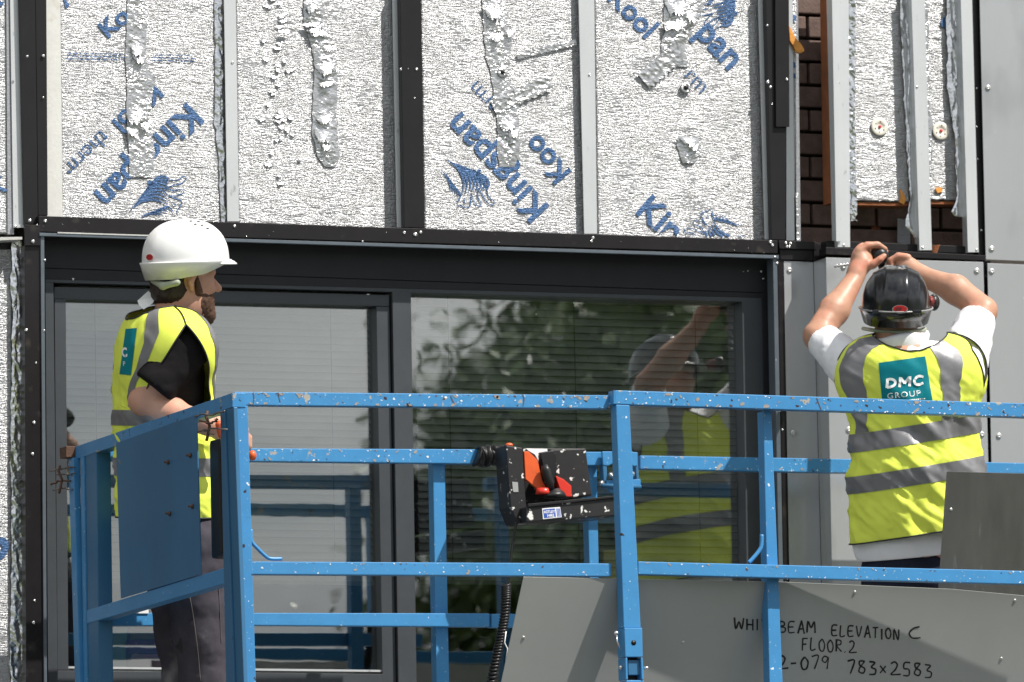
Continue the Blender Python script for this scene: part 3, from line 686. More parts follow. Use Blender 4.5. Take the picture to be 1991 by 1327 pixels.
# --- cladding panels
YC = -.037
prism('cladding_panel', [(1524, 508), (1581, 510), (1604, 1400), (1540, 1400)], YC, .004, 'panel', BL, .001)
f1 = [P(1581.5, 510, YC), P(1605, 502, YB), P(1622, 1400, YB), P(1604.5, 1400, YC)]
bm_ = bmesh.new(); e_ = Vector((.003, .002, 0)); bm_prism(bm_, f1, [p+e_ for p in f1]); from_bm('cladding_return', bm_, 'panel', BL)
prism('cladding_panel', [(1606, 501), (1912, 510), (1934, 1400), (1623, 1400)], YB-.004, .004, 'panel', BL, .001)
prism('panel_joint', [(1908, 508), (1926, 508), (1942, 1400), (1926, 1400)], YB+.02, .03, 'black', BL)
prism('cladding_panel', [(1920, 512), (2090, 519), (2100, 1400), (1938, 1400)], YB-.004, .004, 'panel', BL, .001)
prism('cladding_panel', [(1904, T0), (2090, T0), (2090, 512), (1917, 505)], YB-.004, .004, 'panel', BL, .001)

# --- bricks of the pier (individual pieces)
bw, bh, gap = .215, .065, .0105
z0 = P(1600, 485, .10).z; x0 = P(1568, 240, .10).x
brick_me = []
for v_ in range(4):
    o = box('brick', (0, 0, 0), (bw, .09, bh), 'brick', None, None, .004)
    for vtx in o.data.vertices:
        q = np.array([vtx.co.x*30+v_*7, vtx.co.y*30, vtx.co.z*30]); vtx.co.y += .0016*float(vnoise(q)); vtx.co.z += .001*float(vnoise(q+40))
    brick_me.append(o.data); bpy.data.objects.remove(o)
for r_ in range(12):
    for c_ in range(-1, 4):
        X = x0+(c_+(.5 if r_ % 2 else 0))*(bw+gap)
        if X > P(1925, 300, .10).x or X < P(1500, 300, .1).x: continue
        o = bpy.data.objects.new('brick', brick_me[(r_*3+c_) % 4]); link(o, BL)
        o.location = (X, .075+.045+random.uniform(-.0015, .0015), z0+r_*(bh+gap)+bh/2)
# small masonry anchors in the opening
prism('bracket_plate', [(1745, 425), (1770, 428), (1770, 475), (1745, 472)], .05, .004, 'edge', BL)
prism('ledge_offcut', [(1812, 478), (1828, 476), (1822, 492), (1812, 490)], -.12, .004, 'foam', BL)

# --- fixings: screws, rivets
def dome(r, h, m, seg=12):
    o = lathe('screw', [(r, 0), (r, h*.3), (r*.86, h*.7), (r*.5, h*.96), (r*.28, h), (r*.2, h*.7)], (0, 0, 0), (0, -1, 0), m, None, seg); me = o.data; bpy.data.objects.remove(o); return me
ME_S = dome(.0050, .0035, 'steel'); ME_T = dome(.0030, .002, 'steel', 8); ME_R = dome(.0095, .005, 'nickel', 16)
for me_, dy in ((ME_S, 0), (ME_T, 0), (ME_R, 0)):
    a_ = np.array([v.co[:] for v in me_.vertices]); me_.transform(Matrix.Translation(Vector((0, -a_[:, 1].max(), 0))))
def fix(name, me, px, py, Y, s=1.0):
    o = bpy.data.objects.new(name, me); link(o, BL); o.location = P(px, py, Y); o.scale = (s, s, s); return o
for px, py, s in ((58, 429, 1.1), (88, 430, 1.1), (456, 440, 1), (786, 453, 1), (808, 456, 1.2), (818, 452, 1), (1153, 463, 1), (1150, 470, .8), (1498, 471, 1.2), (1502, 477, 1), (806, 456, 1), (705, 470, .6)):
    fix('screw', ME_S, px, py, YP-.0065, s)
for px, py, s in ((1528, 473, 1), (1537, 474, 1), (1530, 480, .9), (1535, 480, .9)): fix('screw', ME_S, px, py, YP-.0045, s)
for px, py, Y, s in ((53, 110, YP, .8), (84, 109, YP+.02, 1), (84, 190, YP+.02, .6), (780, 135, YP, 1), (810, 135, YP, 1), (793, 134, YP, .6), (806, 191, YP, .6), (787, 177, YP, .5),
                     (1492, 50, YP, .8), (1493, 160, YP, 1.2), (1498, 170, YP, 1), (1530, 155, YP-.01, 1), (1501, 203, YP, .6), (64, 470, YP-.008, 1.2), (72, 438, YP-.008, .5),
                     (66, 822, YP, 1.1), (70, 706, YP, .7), (51, 642, YP, 1), (67, 1168, YP, .8), (65, 1211, YP, 1), (63, 883, YP, 1), (1511, 512, YP-.006, .9), (1508, 700, YP-.006, .5), (1516, 800, YP-.006, .5),
                     (1518, 1010, YP+.01, .7), (1521, 836, YP+.01, .8), (1480, 528, YW-.035, .8), (1454, 527, YW-.035, .5), (1446, 528, YW-.035, .4), (1484, 542, YW-.035, .7), (1507, 500, YP-.012, .8),
                     (142, 543, YW-.030, .8), (87, 506, YP-.006, .8), (86, 643, YP-.006, .7), (1887, 172, YB+.012, 1), (1908, 448, YB+.012, .8), (1899, 247, YB+.012, .6), (1899, 172, YB+.012, .6), (1901, 310, YB+.012, .5)):
    fix('screw', ME_S, px, py, Y, s)
for px, py, Y in ((452, 122, YA), (785, 137, YA), (1146, 146, YA), (1490, 162, YA), (1630, 161, YB), (1641, 477, YB), (1783, 169, YB), (1794, 481, YB), (1899, 486, YB), (30, 440, -.014)): fix('screw', ME_S, px, py, Y, .9)
for px, py, Y in ((1535, 526, YC), (1542, 842, YC), (1650, 836, YB-.004), (1899, 527, YB-.004), (1909, 845, YB-.004), (1942, 848, YB-.004), (1928, 528, YB-.004), (1921, 171, YB-.004), (1928, 484, YB-.004), (1640, 519, YB-.004)):
    fix('rivet', ME_R, px, py, Y)
# random paint flecks and swarf stuck to the black rails
random.seed(5)
for _ in range(22):
    t_ = random.random(); px = 80+t_*1430; fix('paint_fleck', ME_T, px, 422+t_*48+random.uniform(2, 26), YP-.0062, random.uniform(.18, .45))
# insulation washers and board fixings
for px, py, r_, bd in ((1710, 247, .029, B7), (1829, 255, .029, B8)):
    c = P(px, py, YR-.003); w = lathe('fixing_washer', [(r_, 0), (r_, .0015), (r_*.9, .003), (r_*.45, .0035), (r_*.40, .002), (r_*.2, .002)], c, (0, -1, 0), 'washer', bd, 28)
    lathe('nail_head', [(.005, 0), (.005, .003), (.003, .0036)], c+Vector((0, -.0022, 0)), (0, -1, 0), 'rednail', w, 10)
    for k in range(6):
        th = k*math.pi/3+.4; lathe('washer_hole', [(.0024, 0), (.0024, .001)], c+Vector((math.cos(th)*.0165, -.0030, math.sin(th)*.0165)), (0, -1, 0), 'rust' if k % 2 else 'edge', w, 8)
for px, py, bd in ((977, 141, B3), (1333, 171, B4)):
    c = P(px, py, -.006); w = lathe('fixing_washer', [(.018, 0), (.017, .003), (.012, .0045), (.008, .003)], c, (0, -1, 0), 'tape', bd, 20)
    lathe('nail_head', [(.007, 0), (.007, .004), (.004, .006)], c+Vector((0, -.003, 0)), (0, -1, 0), 'blackplastic', w, 12)

# ================================================================ BLINDS AND THINGS BEHIND THE GLASS
def blind(label, cs, ybar, n, group, cords, Y=.17):
    (xa0, xa1), (xb0, xb1), y0 = cs
    c0 = P((xa0+xa1)/2, y0, Y); T = thing('venetian_blind', label, 'blind', c0, group)
    hr = P(xa0, y0, Y); hr2 = P(xa1, y0, Y); w = hr2.x-hr.x; cx = (hr.x+hr2.x)/2
    zt = hr.z+.01; zb = P((xb0+xb1)/2, ybar, Y).z; x0_ = cx-w/2; x1_ = cx+w/2
    box('head_rail', (cx, Y, zt+.015), (w, .045, .03), 'blind', T)
    pitch = (zt-zb)/n; me = None
    for k in range(n):
        z = zt-pitch*(k+.5); ang = math.radians(60)
        if me is None:
            V, F = [], []
            for j in range(5):
                t = j/4-.5; s = .026*t; bow = .0022*(1-4*t*t)
                yy = s*math.cos(ang)-bow*math.sin(ang); zz = s*math.sin(ang)+bow*math.cos(ang)
                V += [(-w/2, yy, zz), (w/2, yy, zz)]
            F = [(2*j, 2*j+1, 2*j+3, 2*j+2) for j in range(4)]
            me = bpy.data.meshes.new('slat'); me.from_pydata(V, [], F); me.materials.append(M['blind']); me.polygons.foreach_set('use_smooth', [True]*4)
        o = bpy.data.objects.new('slat', me); link(o, T); o.location = Vector((cx, Y+random.uniform(-.0006, .0006), z))-c0; o.rotation_euler.x = random.uniform(-.035, .035)
    box('bottom_rail', (cx, Y, zb-.006), (w, .02, .012), 'white_sealant', T)
    for f in cords:
        X = x0_+w*f; tube('ladder_cord', [(X, Y-.016, zt), (X+.004, Y-.016, zb)], .0012, 'wire', T, 5)
    return T
blind('grey white venetian blind behind the left window pane, behind the man in the white helmet', ((110, 716), (120, 730), 578), 1128, 39, 'venetian blinds behind the panes', (.115, .87))
blind('venetian blind behind the right window pane, darkened by the tree reflection', ((806, 1462), (816, 1480), 560), 1132, 40, 'venetian blinds behind the panes', (.09, .46, .82))
# window board with card boxes
wb = prism('window_board', [(105, 1306), (1466, 1340), (1466, 1352), (105, 1318)], .13, .25, 'room', BL)
def card(label, cs, Y, d, m, group=None, band=None):
    o = prism('card_box', cs, Y, d, m); tag(o, label, 'box', group)
    if band: prism('printed_band', band[0], Y-.002, .001, band[1], o)
    return o
card('purple card box on the window board behind the left pane', [(250, 1244), (340, 1245), (340, 1271), (250, 1270)], .125, .10, 'purple')
card('pink card box under the purple one behind the left pane', [(256, 1272), (345, 1273), (345, 1306), (256, 1305)], .125, .10, 'pink', None, ([(262, 1303), (345, 1304), (345, 1309), (262, 1308)], 'sticker'))
card('brownish pink flat box on top of the purple box behind the left pane', [(254, 1220), (335, 1220), (335, 1243), (254, 1243)], .13, .09, 'olive', None, ([(255, 1222), (300, 1222), (300, 1226), (255, 1226)], 'pink'))
card('pale green card leaning on the window board left of the purple box', [(192, 1221), (248, 1221), (244, 1305), (196, 1305)], .15, .02, 'aqua')
# ================================================================ WORK PLATFORM
YFt, YBk = -1.65, -.35
DZ = P(1775, 1650, -.9).z
PLAT = thing('work_platform', 'chipped blue access platform cage with guard rails in front of the window', 'work platform', (P(1100, 1500, -1).x, -1.0, DZ))
def bar(name, cs, Y, d=.042, m='blue', bev=.0022, par=None): return prism(name, cs, Y, d, m, par or PLAT, bev)
# front section, left of the double post
bar('guard_rail', [(457, 762), (1186, 769), (1186, 795), (457, 788)], YFt)
bar('guard_rail', [(486, 1092), (1189, 1096), (1189, 1121), (488, 1117)], YFt, m='blueclean')
bar('corner_post', [(456, 789), (482, 789), (500, 1400), (478, 1400)], YFt-.002, .045, 'blue')
# extension section, right
YE = YFt-.03
bar('guard_rail', [(1193, 759), (2095, 788), (2095, 815), (1193, 786)], YE)
bar('guard_rail', [(1241, 1092), (2095, 1113), (2095, 1139), (1241, 1117)], YE, m='blueclean')
bar('guard_post', [(1198, 787), (1224, 788), (1246, 1221), (1213, 1221)], YE, .045, 'blueclean')
bar('guard_post', [(1484, 800), (1500, 800), (1525, 1400), (1498, 1400)], YE+.045, .045, 'blueclean')
bar('guard_post', [(1920, 800), (1945, 800), (1970, 1400), (1945, 1400)][::1], YE+2.0, .045, 'blueclean') if False else None
rc = box('rail_end_cap', P(1191, 771, YE+.02), (.003, .04, .036), 'black', PLAT)
# post foot socket with locking pin
soc = bar('post_socket', [(1214, 1221), (1249, 1221), (1250, 1278), (1216, 1278)], YE-.006, .058, 'blueclean')
bar('post_socket_cheek', [(1216, 1279), (1220, 1279), (1221, 1322), (1217, 1322)], YE-.006, .058, 'blueclean'); bar('post_socket_cheek', [(1246, 1279), (1250, 1279), (1252, 1322), (1248, 1322)], YE-.006, .058, 'blueclean')
bar('guard_post_foot', [(1221, 1284), (1244, 1284), (1246, 1313), (1222, 1313)], YE+.004, .04, 'blueshade')
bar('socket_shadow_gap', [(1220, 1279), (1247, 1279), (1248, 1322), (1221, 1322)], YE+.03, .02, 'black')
bar('guard_post', [(1217, 1323), (1252, 1323), (1256, 1400), (1219, 1400)], YE-.003, .05, 'blueclean')
lathe('pin_hole', [(.0075, 0), (.0075, .001)], P(1232, 1250, YE-.006), (0, -1, 0), 'black', PLAT, 14)
lathe('locking_pin', [(.004, 0), (.004, .012), (.002, .014)], P(1251, 1299, YE+.01), (1, -.3, 0), 'steel', PLAT, 10)
lathe('locking_pin', [(.006, 0), (.006, .010), (.003, .012)], P(1210, 1298, YE+.02), (-1, -.6, 0), 'steel', PLAT, 10)
lathe('locking_pin', [(.007, 0), (.007, .012), (.003, .015)], P(1199, 1232, YE+.02), (-.6, -1, 0), 'steel', PLAT, 10)
tube('pin_lanyard', [P(1199, 1236, YE), P(1200, 1248, YE-.004), P(1206, 1262, YE)], .0022, 'steel', PLAT, 6)
# bent handles
def rod(pts, Y, r, m='blueclean', name='bent_handle'): return tube(name, [P(x, y, Y) for x, y in smooth_path(pts, 5)], r, m, PLAT, 10)
rod([(488, 1030), (489, 1052), (500, 1066), (518, 1083), (528, 1087), (548, 1087)], YFt+.01, .0052)
rod([(1481, 1040), (1480, 1062), (1474, 1074), (1462, 1088), (1456, 1094)], YE+.03, .0058)
# far (facade side) rails
bar('guard_rail', [(187, 871), (486, 872), (486, 897), (187, 896)], YBk, m='blueclean')
bar('guard_rail', [(190, 1192), (477.5, 1192), (477.5, 1216), (190, 1217)], YBk, m='blueclean')
prism('white_sticker', [(256, 1184), (289, 1184), (289, 1193), (256, 1193)], YBk-.004, .002, 'sticker', PLAT)
bar('guard_rail', [(487, 872), (932, 874), (932, 902), (487, 897)], YBk, m='blue')
bar('guard_rail', [(1132, 879), (1170, 879), (1170, 905), (1132, 905)], YBk, m='blueclean')
bar('guard_rail', [(1245, 886), (1655, 893), (1655, 920), (1245, 912)], YBk, m='blue')
bar('guard_rail', [(1655.5, 893), (2095, 903), (2095, 922), (1655.5, 918)], YBk, m='blueclean')
bar('guard_rail', [(478, 1192), (952, 1193), (952, 1219), (478, 1216)], YBk, m='blueclean')
bar('guard_rail', [(956, 1194), (1005, 1194), (1005, 1220), (956, 1220)], YBk-.004, m='blueclean')
bar('guard_post', [(842, 900), (865, 900), (875, 1400), (850, 1400)], YBk+.03, .045, 'blueclean')
bar('guard_post', [(1139, 880), (1160, 880), (1170, 1400), (1156, 1400)], YBk+.03, .045, 'blueclean')
bar('gate_hinge_plate', [(1171, 878), (1196, 878), (1196, 899), (1183, 906), (1173, 905)], YBk-.02, .012, 'blueclean')
bar('gate_hinge_plate', [(1224, 878), (1240, 880), (1240, 906), (1232, 907), (1224, 898)], YBk-.02, .012, 'blueclean')
bar('gate_hinge_plate', [(1179, 934), (1203, 932), (1203, 958), (1188, 958), (1180, 948)], YBk-.02, .012, 'blueclean')
bar('gate_hinge_plate', [(1224, 933), (1246, 932), (1246, 949), (1232, 957), (1224, 957)], YBk-.02, .012, 'blueclean')
bar('gate_hinge_web', [(1172, 905), (1180, 905), (1181, 936), (1174, 936)], YBk-.018, .03, 'blueshade'); bar('gate_hinge_web', [(1236, 905), (1241, 905), (1243, 936), (1238, 936)], YBk-.018, .03, 'blueshade')
for px, py in ((1188, 924), (1194, 928), (1170, 940), (1229, 922)): lathe('hinge_bolt', [(.009, 0), (.009, .006), (.005, .010), (.004, .016)], P(px, py, YBk-.02), (-.5, -1, 0), 'steel', PLAT, 10)
tube('hinge_pin', [P(1170, 945, YBk-.03), P(1246, 947, YBk-.03)], .007, 'blueshade', PLAT, 10)
# left end of the cage: vertical plane running from the near post back to the far post
A_ = P(452, 900, YFt); B_ = P(150, 980, YBk); side_n = (B_-A_).cross(Vector((0, 0, 1))).normalized()
if side_n.x > 0: side_n = -side_n
def SP(px, py): return PP(px, py, A_, side_n)
def sidebar(name, cs, d=.04, m='blueshade', off=0, bev=.002): 
    return prism(name, cs, side_n*-d, 0, m, PLAT, bev, SP) if False else _sb(name, cs, d, m, off, bev)
def _sb(name, cs, d, m, off, bev):
    f = [SP(x, y)+side_n*off for x, y in cs]; bm = bmesh.new(); bm_prism(bm, f, [p-side_n*d for p in f], bev); return from_bm(name, bm, m, PLAT)
sidebar('side_rail', [(142, 870), (452, 764), (452, 792), (142, 895)], m='blue')
sidebar('side_rail', [(168, 1187), (450, 1100), (450, 1131), (169, 1213)], m='blueclean')
sp_ = sidebar('side_panel', [(228, 862), (384, 806), (393, 1117), (237, 1164)], .004, 'blueshade', .004, .001)
sidebar('far_post', [(165, 884), (186, 878), (192, 1400), (172, 1400)], .045, 'blueshade', -.002)
sidebar('far_post_flange', [(140, 893), (150, 890), (165, 1400), (155, 1400)], .02, 'blueclean', .012)
sidebar('far_post_flange', [(157, 890), (164, 888), (171, 1400), (165, 1400)], .05, 'blueclean', .002)
sidebar('far_post_web', [(150, 890), (157, 888), (165, 1400), (165, 1400)][:3]+[(164, 1400)], .006, 'black', -.02, 0)
sidebar('corner_post_side', [(433, 800), (441, 797), (463, 1400), (446, 1400)], .03, 'blueshade', .008)
sidebar('corner_post_side', [(441.5, 797), (455.5, 792), (478, 1400), (463.5, 1400)], .012, 'blueshade', .002)
for px, py in ((331, 899), (374, 886), (334, 999), (378, 985)): lathe('panel_bolt', [(.007, 0), (.007, .005), (.003, .007), (.003, .015)], SP(px, py)+side_n*.004, side_n, 'rust', sp_, 8)
# clamps, twisted wire ties on both corner posts
def wire(pts, r=.0022, m='wire', off=.02, name='wire_tie'): return tube(name, [SP(x, y)+side_n*(off+.006*math.sin(i*2.1)) for i, (x, y) in enumerate(smooth_path(pts, 4))], r, m, PLAT, 6)
wire([(110, 917), (125, 914), (137, 912), (150, 909), (158, 910)]); wire([(124, 924), (135, 923), (148, 924), (158, 920)], .002)
wire([(112, 943), (128, 936), (146, 936)], .003, 'rust'); wire([(116, 955), (132, 950), (150, 953)], .0022, 'wire'); wire([(133, 906), (134, 960)], .004, 'rust', .026)
sidebar('clamp_block', [(134, 872), (147, 868), (147, 890), (135, 893)], .03, 'rust', .03)
wire([(400, 812), (412, 806), (430, 808), (456, 800)], .0025, 'wire', .03); wire([(408, 818), (425, 824), (438, 820), (440, 815)], .003, 'rust', .03)
wire([(418, 840), (432, 834), (458, 836)], .0025, 'wire', .03); wire([(418, 800), (419, 858)], .0045, 'rust', .022); wire([(404, 842), (420, 836), (432, 846)], .002, 'wire', .03)
lathe('orange_knob', [(.005, 0), (.013, .004), (.016, .012), (.013, .020), (.004, .024)], P(483, 886, YBk-.05), (1, -.4, 0), 'orange', PLAT, 14)
# deck, toe boards and the scissor stack that carries it
dx0, dx1 = P(452, 1650, YFt).x, P(2300, 1650, YFt).x; dy0, dy1 = YFt-.03, YBk+.08
box('deck_plate', ((dx0+dx1)/2, (dy0+dy1)/2, DZ-.02), (dx1-dx0, dy1-dy0, .04), 'deck', PLAT)
box('toe_board', ((dx0+dx1)/2, dy0-.01, DZ+.07), (dx1-dx0, .01, .16), 'blueshade', PLAT); box('toe_board', ((dx0+dx1)/2, dy1+.01, DZ+.07), (dx1-dx0, .01, .16), 'blueshade', PLAT)
cx_ = (dx0+dx1)/2
for k in range(3):
    zA = .75+(DZ-.85)*k/3; zB = .75+(DZ-.85)*(k+1)/3
    for y_ in (-1.35, -.65):
        for s_ in (-1, 1):
            a = Vector((cx_-.9*s_, y_+.03*s_, zA)); b = Vector((cx_+.9*s_, y_+.03*s_, zB)); d = b-a
            box('scissor_arm', (a+b)/2, (d.length, .04, .09), 'blueshade', PLAT, Matrix.Rotation(-math.atan2(d.z, d.x), 3, 'Y'))
box('chassis', (cx_, -1.0, .55), (2.2, 1.1, .38), 'blueshade', PLAT, None, .02)
for sx_ in (-.8, .8):
    for y_ in (-1.62, -.38): lathe('wheel', [(.30, -.1), (.34, -.08), (.34, .08), (.30, .1), (.1, .11)], (cx_+sx_, y_, .34), (0, 1, 0), 'blackplastic', PLAT, 24)

# ================================================================ CONTROL BOX
YX = -.52
CB = thing('control_box', 'paint spotted black platform control box with orange lever hooked over the inner blue rail', 'control box', P(1080, 1000, YX))
prism('housing_side', [(984, 866), (1016, 871), (1021, 964), (1027, 1014), (1006, 1018), (993, 985)], YX, .10, 'blackspeck', CB, .003)
prism('housing_tray', [(1022, 986), (1198, 967), (1200, 1003), (1024, 1016)], YX-.05, .17, 'blackspeck', CB, .004)
prism('tray_lip', [(1027, 980), (1198, 964), (1198, 968), (1027, 986)], YX-.056, .02, 'blackplastic', CB, .001)
prism('housing_back', [(1017, 872), (1138, 872), (1150, 965), (1022, 985)], YX+.09, .012, 'blackspeck', CB, .002)
prism('housing_block', [(1070, 874), (1139, 872), (1151, 963), (1088, 970), (1081, 905), (1072, 900)], YX+.02, .06, 'blackspeck', CB, .004)
prism('orange_flap', [(1019, 878), (1028, 878), (1046, 895), (1053, 935), (1064, 953), (1046, 952), (1022, 932)], YX+.0, .014, 'orange', CB, .002)
prism('red_flap', [(1080, 925), (1096, 932), (1111, 945), (1112, 966), (1094, 966)], YX-.005, .03, 'red', CB, .002)
tube('joystick_boot', [P(x, y, YX-.01) for x, y in ((1076, 968), (1076, 960), (1074, 952))], [.042, .034, .02], 'blackplastic', CB, 16)
tube('joystick_boot', [P(x, y, YX-.01) for x, y in ((1056, 962), (1056, 956), (1056, 950))], [.024, .022, .02], 'red', CB, 16)
tube('joystick', [P(x, y, YX-.02) for x, y in ((1072, 955), (1068, 938), (1062, 915), (1058, 905))], [.011, .013, .015, .010], 'blackplastic', CB, 12)
prism('joystick_guard', [(1050, 880), (1075, 876), (1082, 884), (1080, 940), (1066, 948), (1058, 902)], YX+.0, .02, 'blackplastic', CB, .003)
prism('paper_label', [(1022, 872), (1064, 873), (1065, 880), (1046, 886), (1048, 898), (1040, 884), (1028, 877)], YX+.03, .001, 'sticker', CB)
prism('small_label', [(996, 937), (1007, 938), (1008, 957), (998, 957)], YX-.002, .001, 'nickel', CB)
st = prism('hire_sticker', [(1054, 989), (1089, 986), (1092, 1006), (1056, 1010)], YX-.052, .001, 'sticker', CB)
def mst(x, y): return P(x, y, YX-.0530)
prism('sticker_panel', [(1056, 991), (1079, 989), (1081, 1005), (1058, 1008)], YX-.0526, .0004, 'stickerblue', st)
text_on('sticker_lettering', 'ASTLEY', 1057.5, 998.5, 3, 5.2, 'sticker', lambda x, y: P(x, y, YX-.0532), st, .03, .88)
text_on('sticker_lettering', 'HIRE', 1064, 1005.5, 3, 5.2, 'sticker', lambda x, y: P(x, y, YX-.0532), st, .03, .9)
for k in range(3): prism('sticker_lines', [(1082+k*2.6, 989), (1083.4+k*2.6, 989), (1085+k*2.6, 1005), (1083.6+k*2.6, 1005)], YX-.0526, .0004, 'stickerblue', st)
# ribbed rubber sleeve round the rail
sl = []
for k in range(60):
    t = k/59; x = 926+t*62; sl.append((x, 887+1.5*math.sin(k*.31)))
tube('rubber_sleeve', [P(x, y, YX+.16) for x, y in sl], [.030+.0035*math.sin(k*1.15)+.002*math.sin(k*.37) for k in range(60)], 'blackplastic', CB, 16)
lathe('orange_button', [(.012, 0), (.012, .004), (.009, .008), (.003, .010)], P(990, 868, YX+.03), (0, 0, 1), 'orange', CB, 14)
# cable: straight lead, then tight coil
lead = smooth_path([(1004, 1016), (1001, 1034), (996, 1062), (993, 1088), (990, 1120), (984, 1140)], 6)
tube('control_cable', [P(x, y, YX-.01) for x, y in lead], .0038, 'blackplastic', CB, 8)
ax_ = smooth_path([(984, 1138), (984, 1160), (981, 1200), (974, 1240), (965, 1280), (955, 1330), (945, 1400)], 40)
N_ = 1100; pts_ = []
for i in range(N_):
    t = i/(N_-1)*(len(ax_)-1); j = int(t); f_ = t-j; a = ax_[j]; b = ax_[min(j+1, len(ax_)-1)]; x, y = a[0]+(b[0]-a[0])*f_, a[1]+(b[1]-a[1])*f_
    c = P(x, y, YX); th = i*2*math.pi/26; pts_.append(c+Vector((math.cos(th)*.0125, math.sin(th)*.0125, .003*math.cos(th))))
tube('coiled_cable', pts_, .0040, 'blackplastic', CB, 6)
tube('cable_tie', [P(x, y, YX-.02) for x, y in ((984, 1228), (981, 1250), (987, 1262), (984, 1285), (983, 1300))], .002, 'sticker', CB, 5)

# ================================================================ TOOL CASE between side panel and post
def tool_case():
    T = thing('tool_case', 'black rounded plastic case standing behind the blue side panel', 'case', SP(405, 1085)-side_n*.06)
    def pr(name, cs, off, d, bev, m='blackplastic'):
        f = [SP(x, y)+side_n*off for x, y in cs]; bm = bmesh.new(); bm_prism(bm, f, [p-side_n*d for p in f], bev); return from_bm(name, bm, m, T)
    pr('case_shell', [(386, 856), (407, 851), (412, 1078), (390, 1088)], -.03, .05, .012)
    pr('case_lid', [(409, 852), (421, 850), (427, 1068), (414, 1078)], -.03, .05, .010)
    return T
tool_case()

# ================================================================ METAL SHEETS
def sheet(label, cs, top, tilt, th, m, holes, name='metal_sheet', yaw=0.0):
    # top: a point on the upper edge; tilt > 0 leans the top towards the camera
    n = Vector((yaw, -math.cos(tilt), -math.sin(tilt))).normalized(); f = [PP(x, y, top, n) for x, y in cs]
    bm = bmesh.new(); bm_prism(bm, f, [p-n*th for p in f], .0008); o = from_bm(name, bm, m); tag(o, label, 'metal sheet')
    for x, y in holes: lathe('rivet', [(.005, 0), (.005, .001), (.0035, .0022), (.0015, .0026)], PP(x, y, top, n), n, 'nickel', o, 10)
    return o, n
tp = P(1500, 1140, YFt+.036); TILT = math.radians(20)
BS, bn = sheet('large grey sheet with black handwriting leaning inside the front guard rail', [(1018, 1122), (1518, 1132), (1850, 1146), (2095, 1168), (2095, 1420), (955, 1420)], tp, TILT, .003, 'sheet',
               [(1662, 1152), (1973, 1168), (1018, 1240), (1947, 1281), (1328, 1249), (1800, 1400), (1135, 1400)], 'metal_sheet', .045)
def MW(px, py): return PP(px, py, tp+bn*.0008, bn)
tp2 = P(1900, 918, YFt+.35)
sheet('bare dull metal sheet standing upright in front of the man drilling', [(1841, 917), (2095, 924), (2095, 1400), (1806, 1400)], tp2, math.radians(4), .002, 'rawsheet', [(1849, 991)])
# handwriting
LET = {'W': [[(0, 0), (.12, 1), (.4, .35), (.62, 1), (.8, 0)]], 'H': [[(0, 0), (0, 1)], [(.5, 0), (.5, 1)], [(0, .5), (.5, .5)]], 'I': [[(.1, 0), (.1, 1)]], 'B': [[(0, 0), (0, 1)], [(0, .05), (.35, .1), (.38, .38), (.05, .5), (.45, .6), (.42, .95), (0, 1)]],
 'E': [[(.5, 0), (.02, .08), (0, .95), (.5, .92)], [(.02, .5), (.4, .46)]], 'A': [[(0, 1), (.28, 0), (.34, 0), (.55, 1)], [(.1, .62), (.5, .55)]], 'M': [[(0, 1), (.08, 0), (.35, .55), (.62, 0), (.7, 1)]],
 'L': [[(.05, 0), (0, 1), (.45, .92)]], 'V': [[(0, 0), (.22, 1), (.5, 0)]], 'T': [[(0, .05), (.55, 0)], [(.28, 0), (.25, 1)]], 'O': [[(.28, 0), (0, .35), (.08, .9), (.38, .95), (.5, .45), (.28, 0)]], 'N': [[(0, 1), (.03, 0), (.42, 1), (.48, 0)]],
 'C': [[(.5, .04), (.2, .2), (0, .6), (.15, .98), (.55, .92)]], 'F': [[(.05, 0), (0, 1)], [(.05, .02), (.5, 0)], [(.03, .5), (.38, .46)]], 'R': [[(.04, 0), (0, 1)], [(.04, .05), (.42, .12), (.4, .42), (.05, .52), (.5, 1)]],
 '.': [[(0, .95), (.05, 1)]], '2': [[(0, .15), (.25, 0), (.45, .2), (.3, .6), (0, .95), (.7, .9)]], '-': [[(0, .55), (.4, .52)]], '0': [[(.25, .05), (0, .45), (.1, .95), (.4, .9), (.5, .4), (.25, .05)]], '7': [[(0, .08), (.5, 0), (.2, 1)]],
 '9': [[(.45, .15), (.15, .05), (0, .35), (.25, .5), (.45, .15), (.35, 1)]], '8': [[(.45, .1), (.1, .1), (.1, .4), (.45, .65), (.35, .98), (.05, .9), (.1, .6), (.45, .1)]], '3': [[(0, .05), (.4, .1), (.15, .45), (.45, .6), (.4, .95), (0, 1)]],
 'x': [[(0, .4), (.4, .9)], [(.4, .4), (0, .95)]], '5': [[(.5, 0), (.1, .02), (.05, .45), (.4, .5), (.4, .95), (0, .98)]], ' ': []}
def write(s, x, y, x1, capx, slope=.055, sh=.0):
    wd = {'W': .8, 'M': .7, 'I': .2, '.': .15, '2': .6, ' ': .7}; tot = sum(wd.get(c, .5)+.28 for c in s)-.28; u = (x1-x)/tot; V, F = [], []
    rr = random.Random(len(s)+int(x))
    for c in s:
        jit = rr.uniform(-.08, .08)
        for st_ in LET[c]:
            pts = [(x+px_*u*1.0, y+(x+px_*u-x)*slope+capx*(py_+jit)) for px_, py_ in st_]
            if len(pts) > 2: pts = smooth_path(pts, 4)
            w0_ = rr.uniform(2.7, 3.9); ribbon_geo(V, F, pts, [w0_*(1-.35*abs(math.sin(i*.8+w0_*9))*(i/len(pts))) for i in range(len(pts))], MW)
        x0 = x; x += u*(wd.get(c, .5)+.28); y += (x-x0)*slope
    return mk('handwriting', V, F, 'marker', BS)
write('WHITEBEAM', 1428, 1202, 1585, 22, .055); write('ELEVATION', 1618, 1216, 1748, 21, .06); write('C', 1768, 1219, 1788, 24, .05)
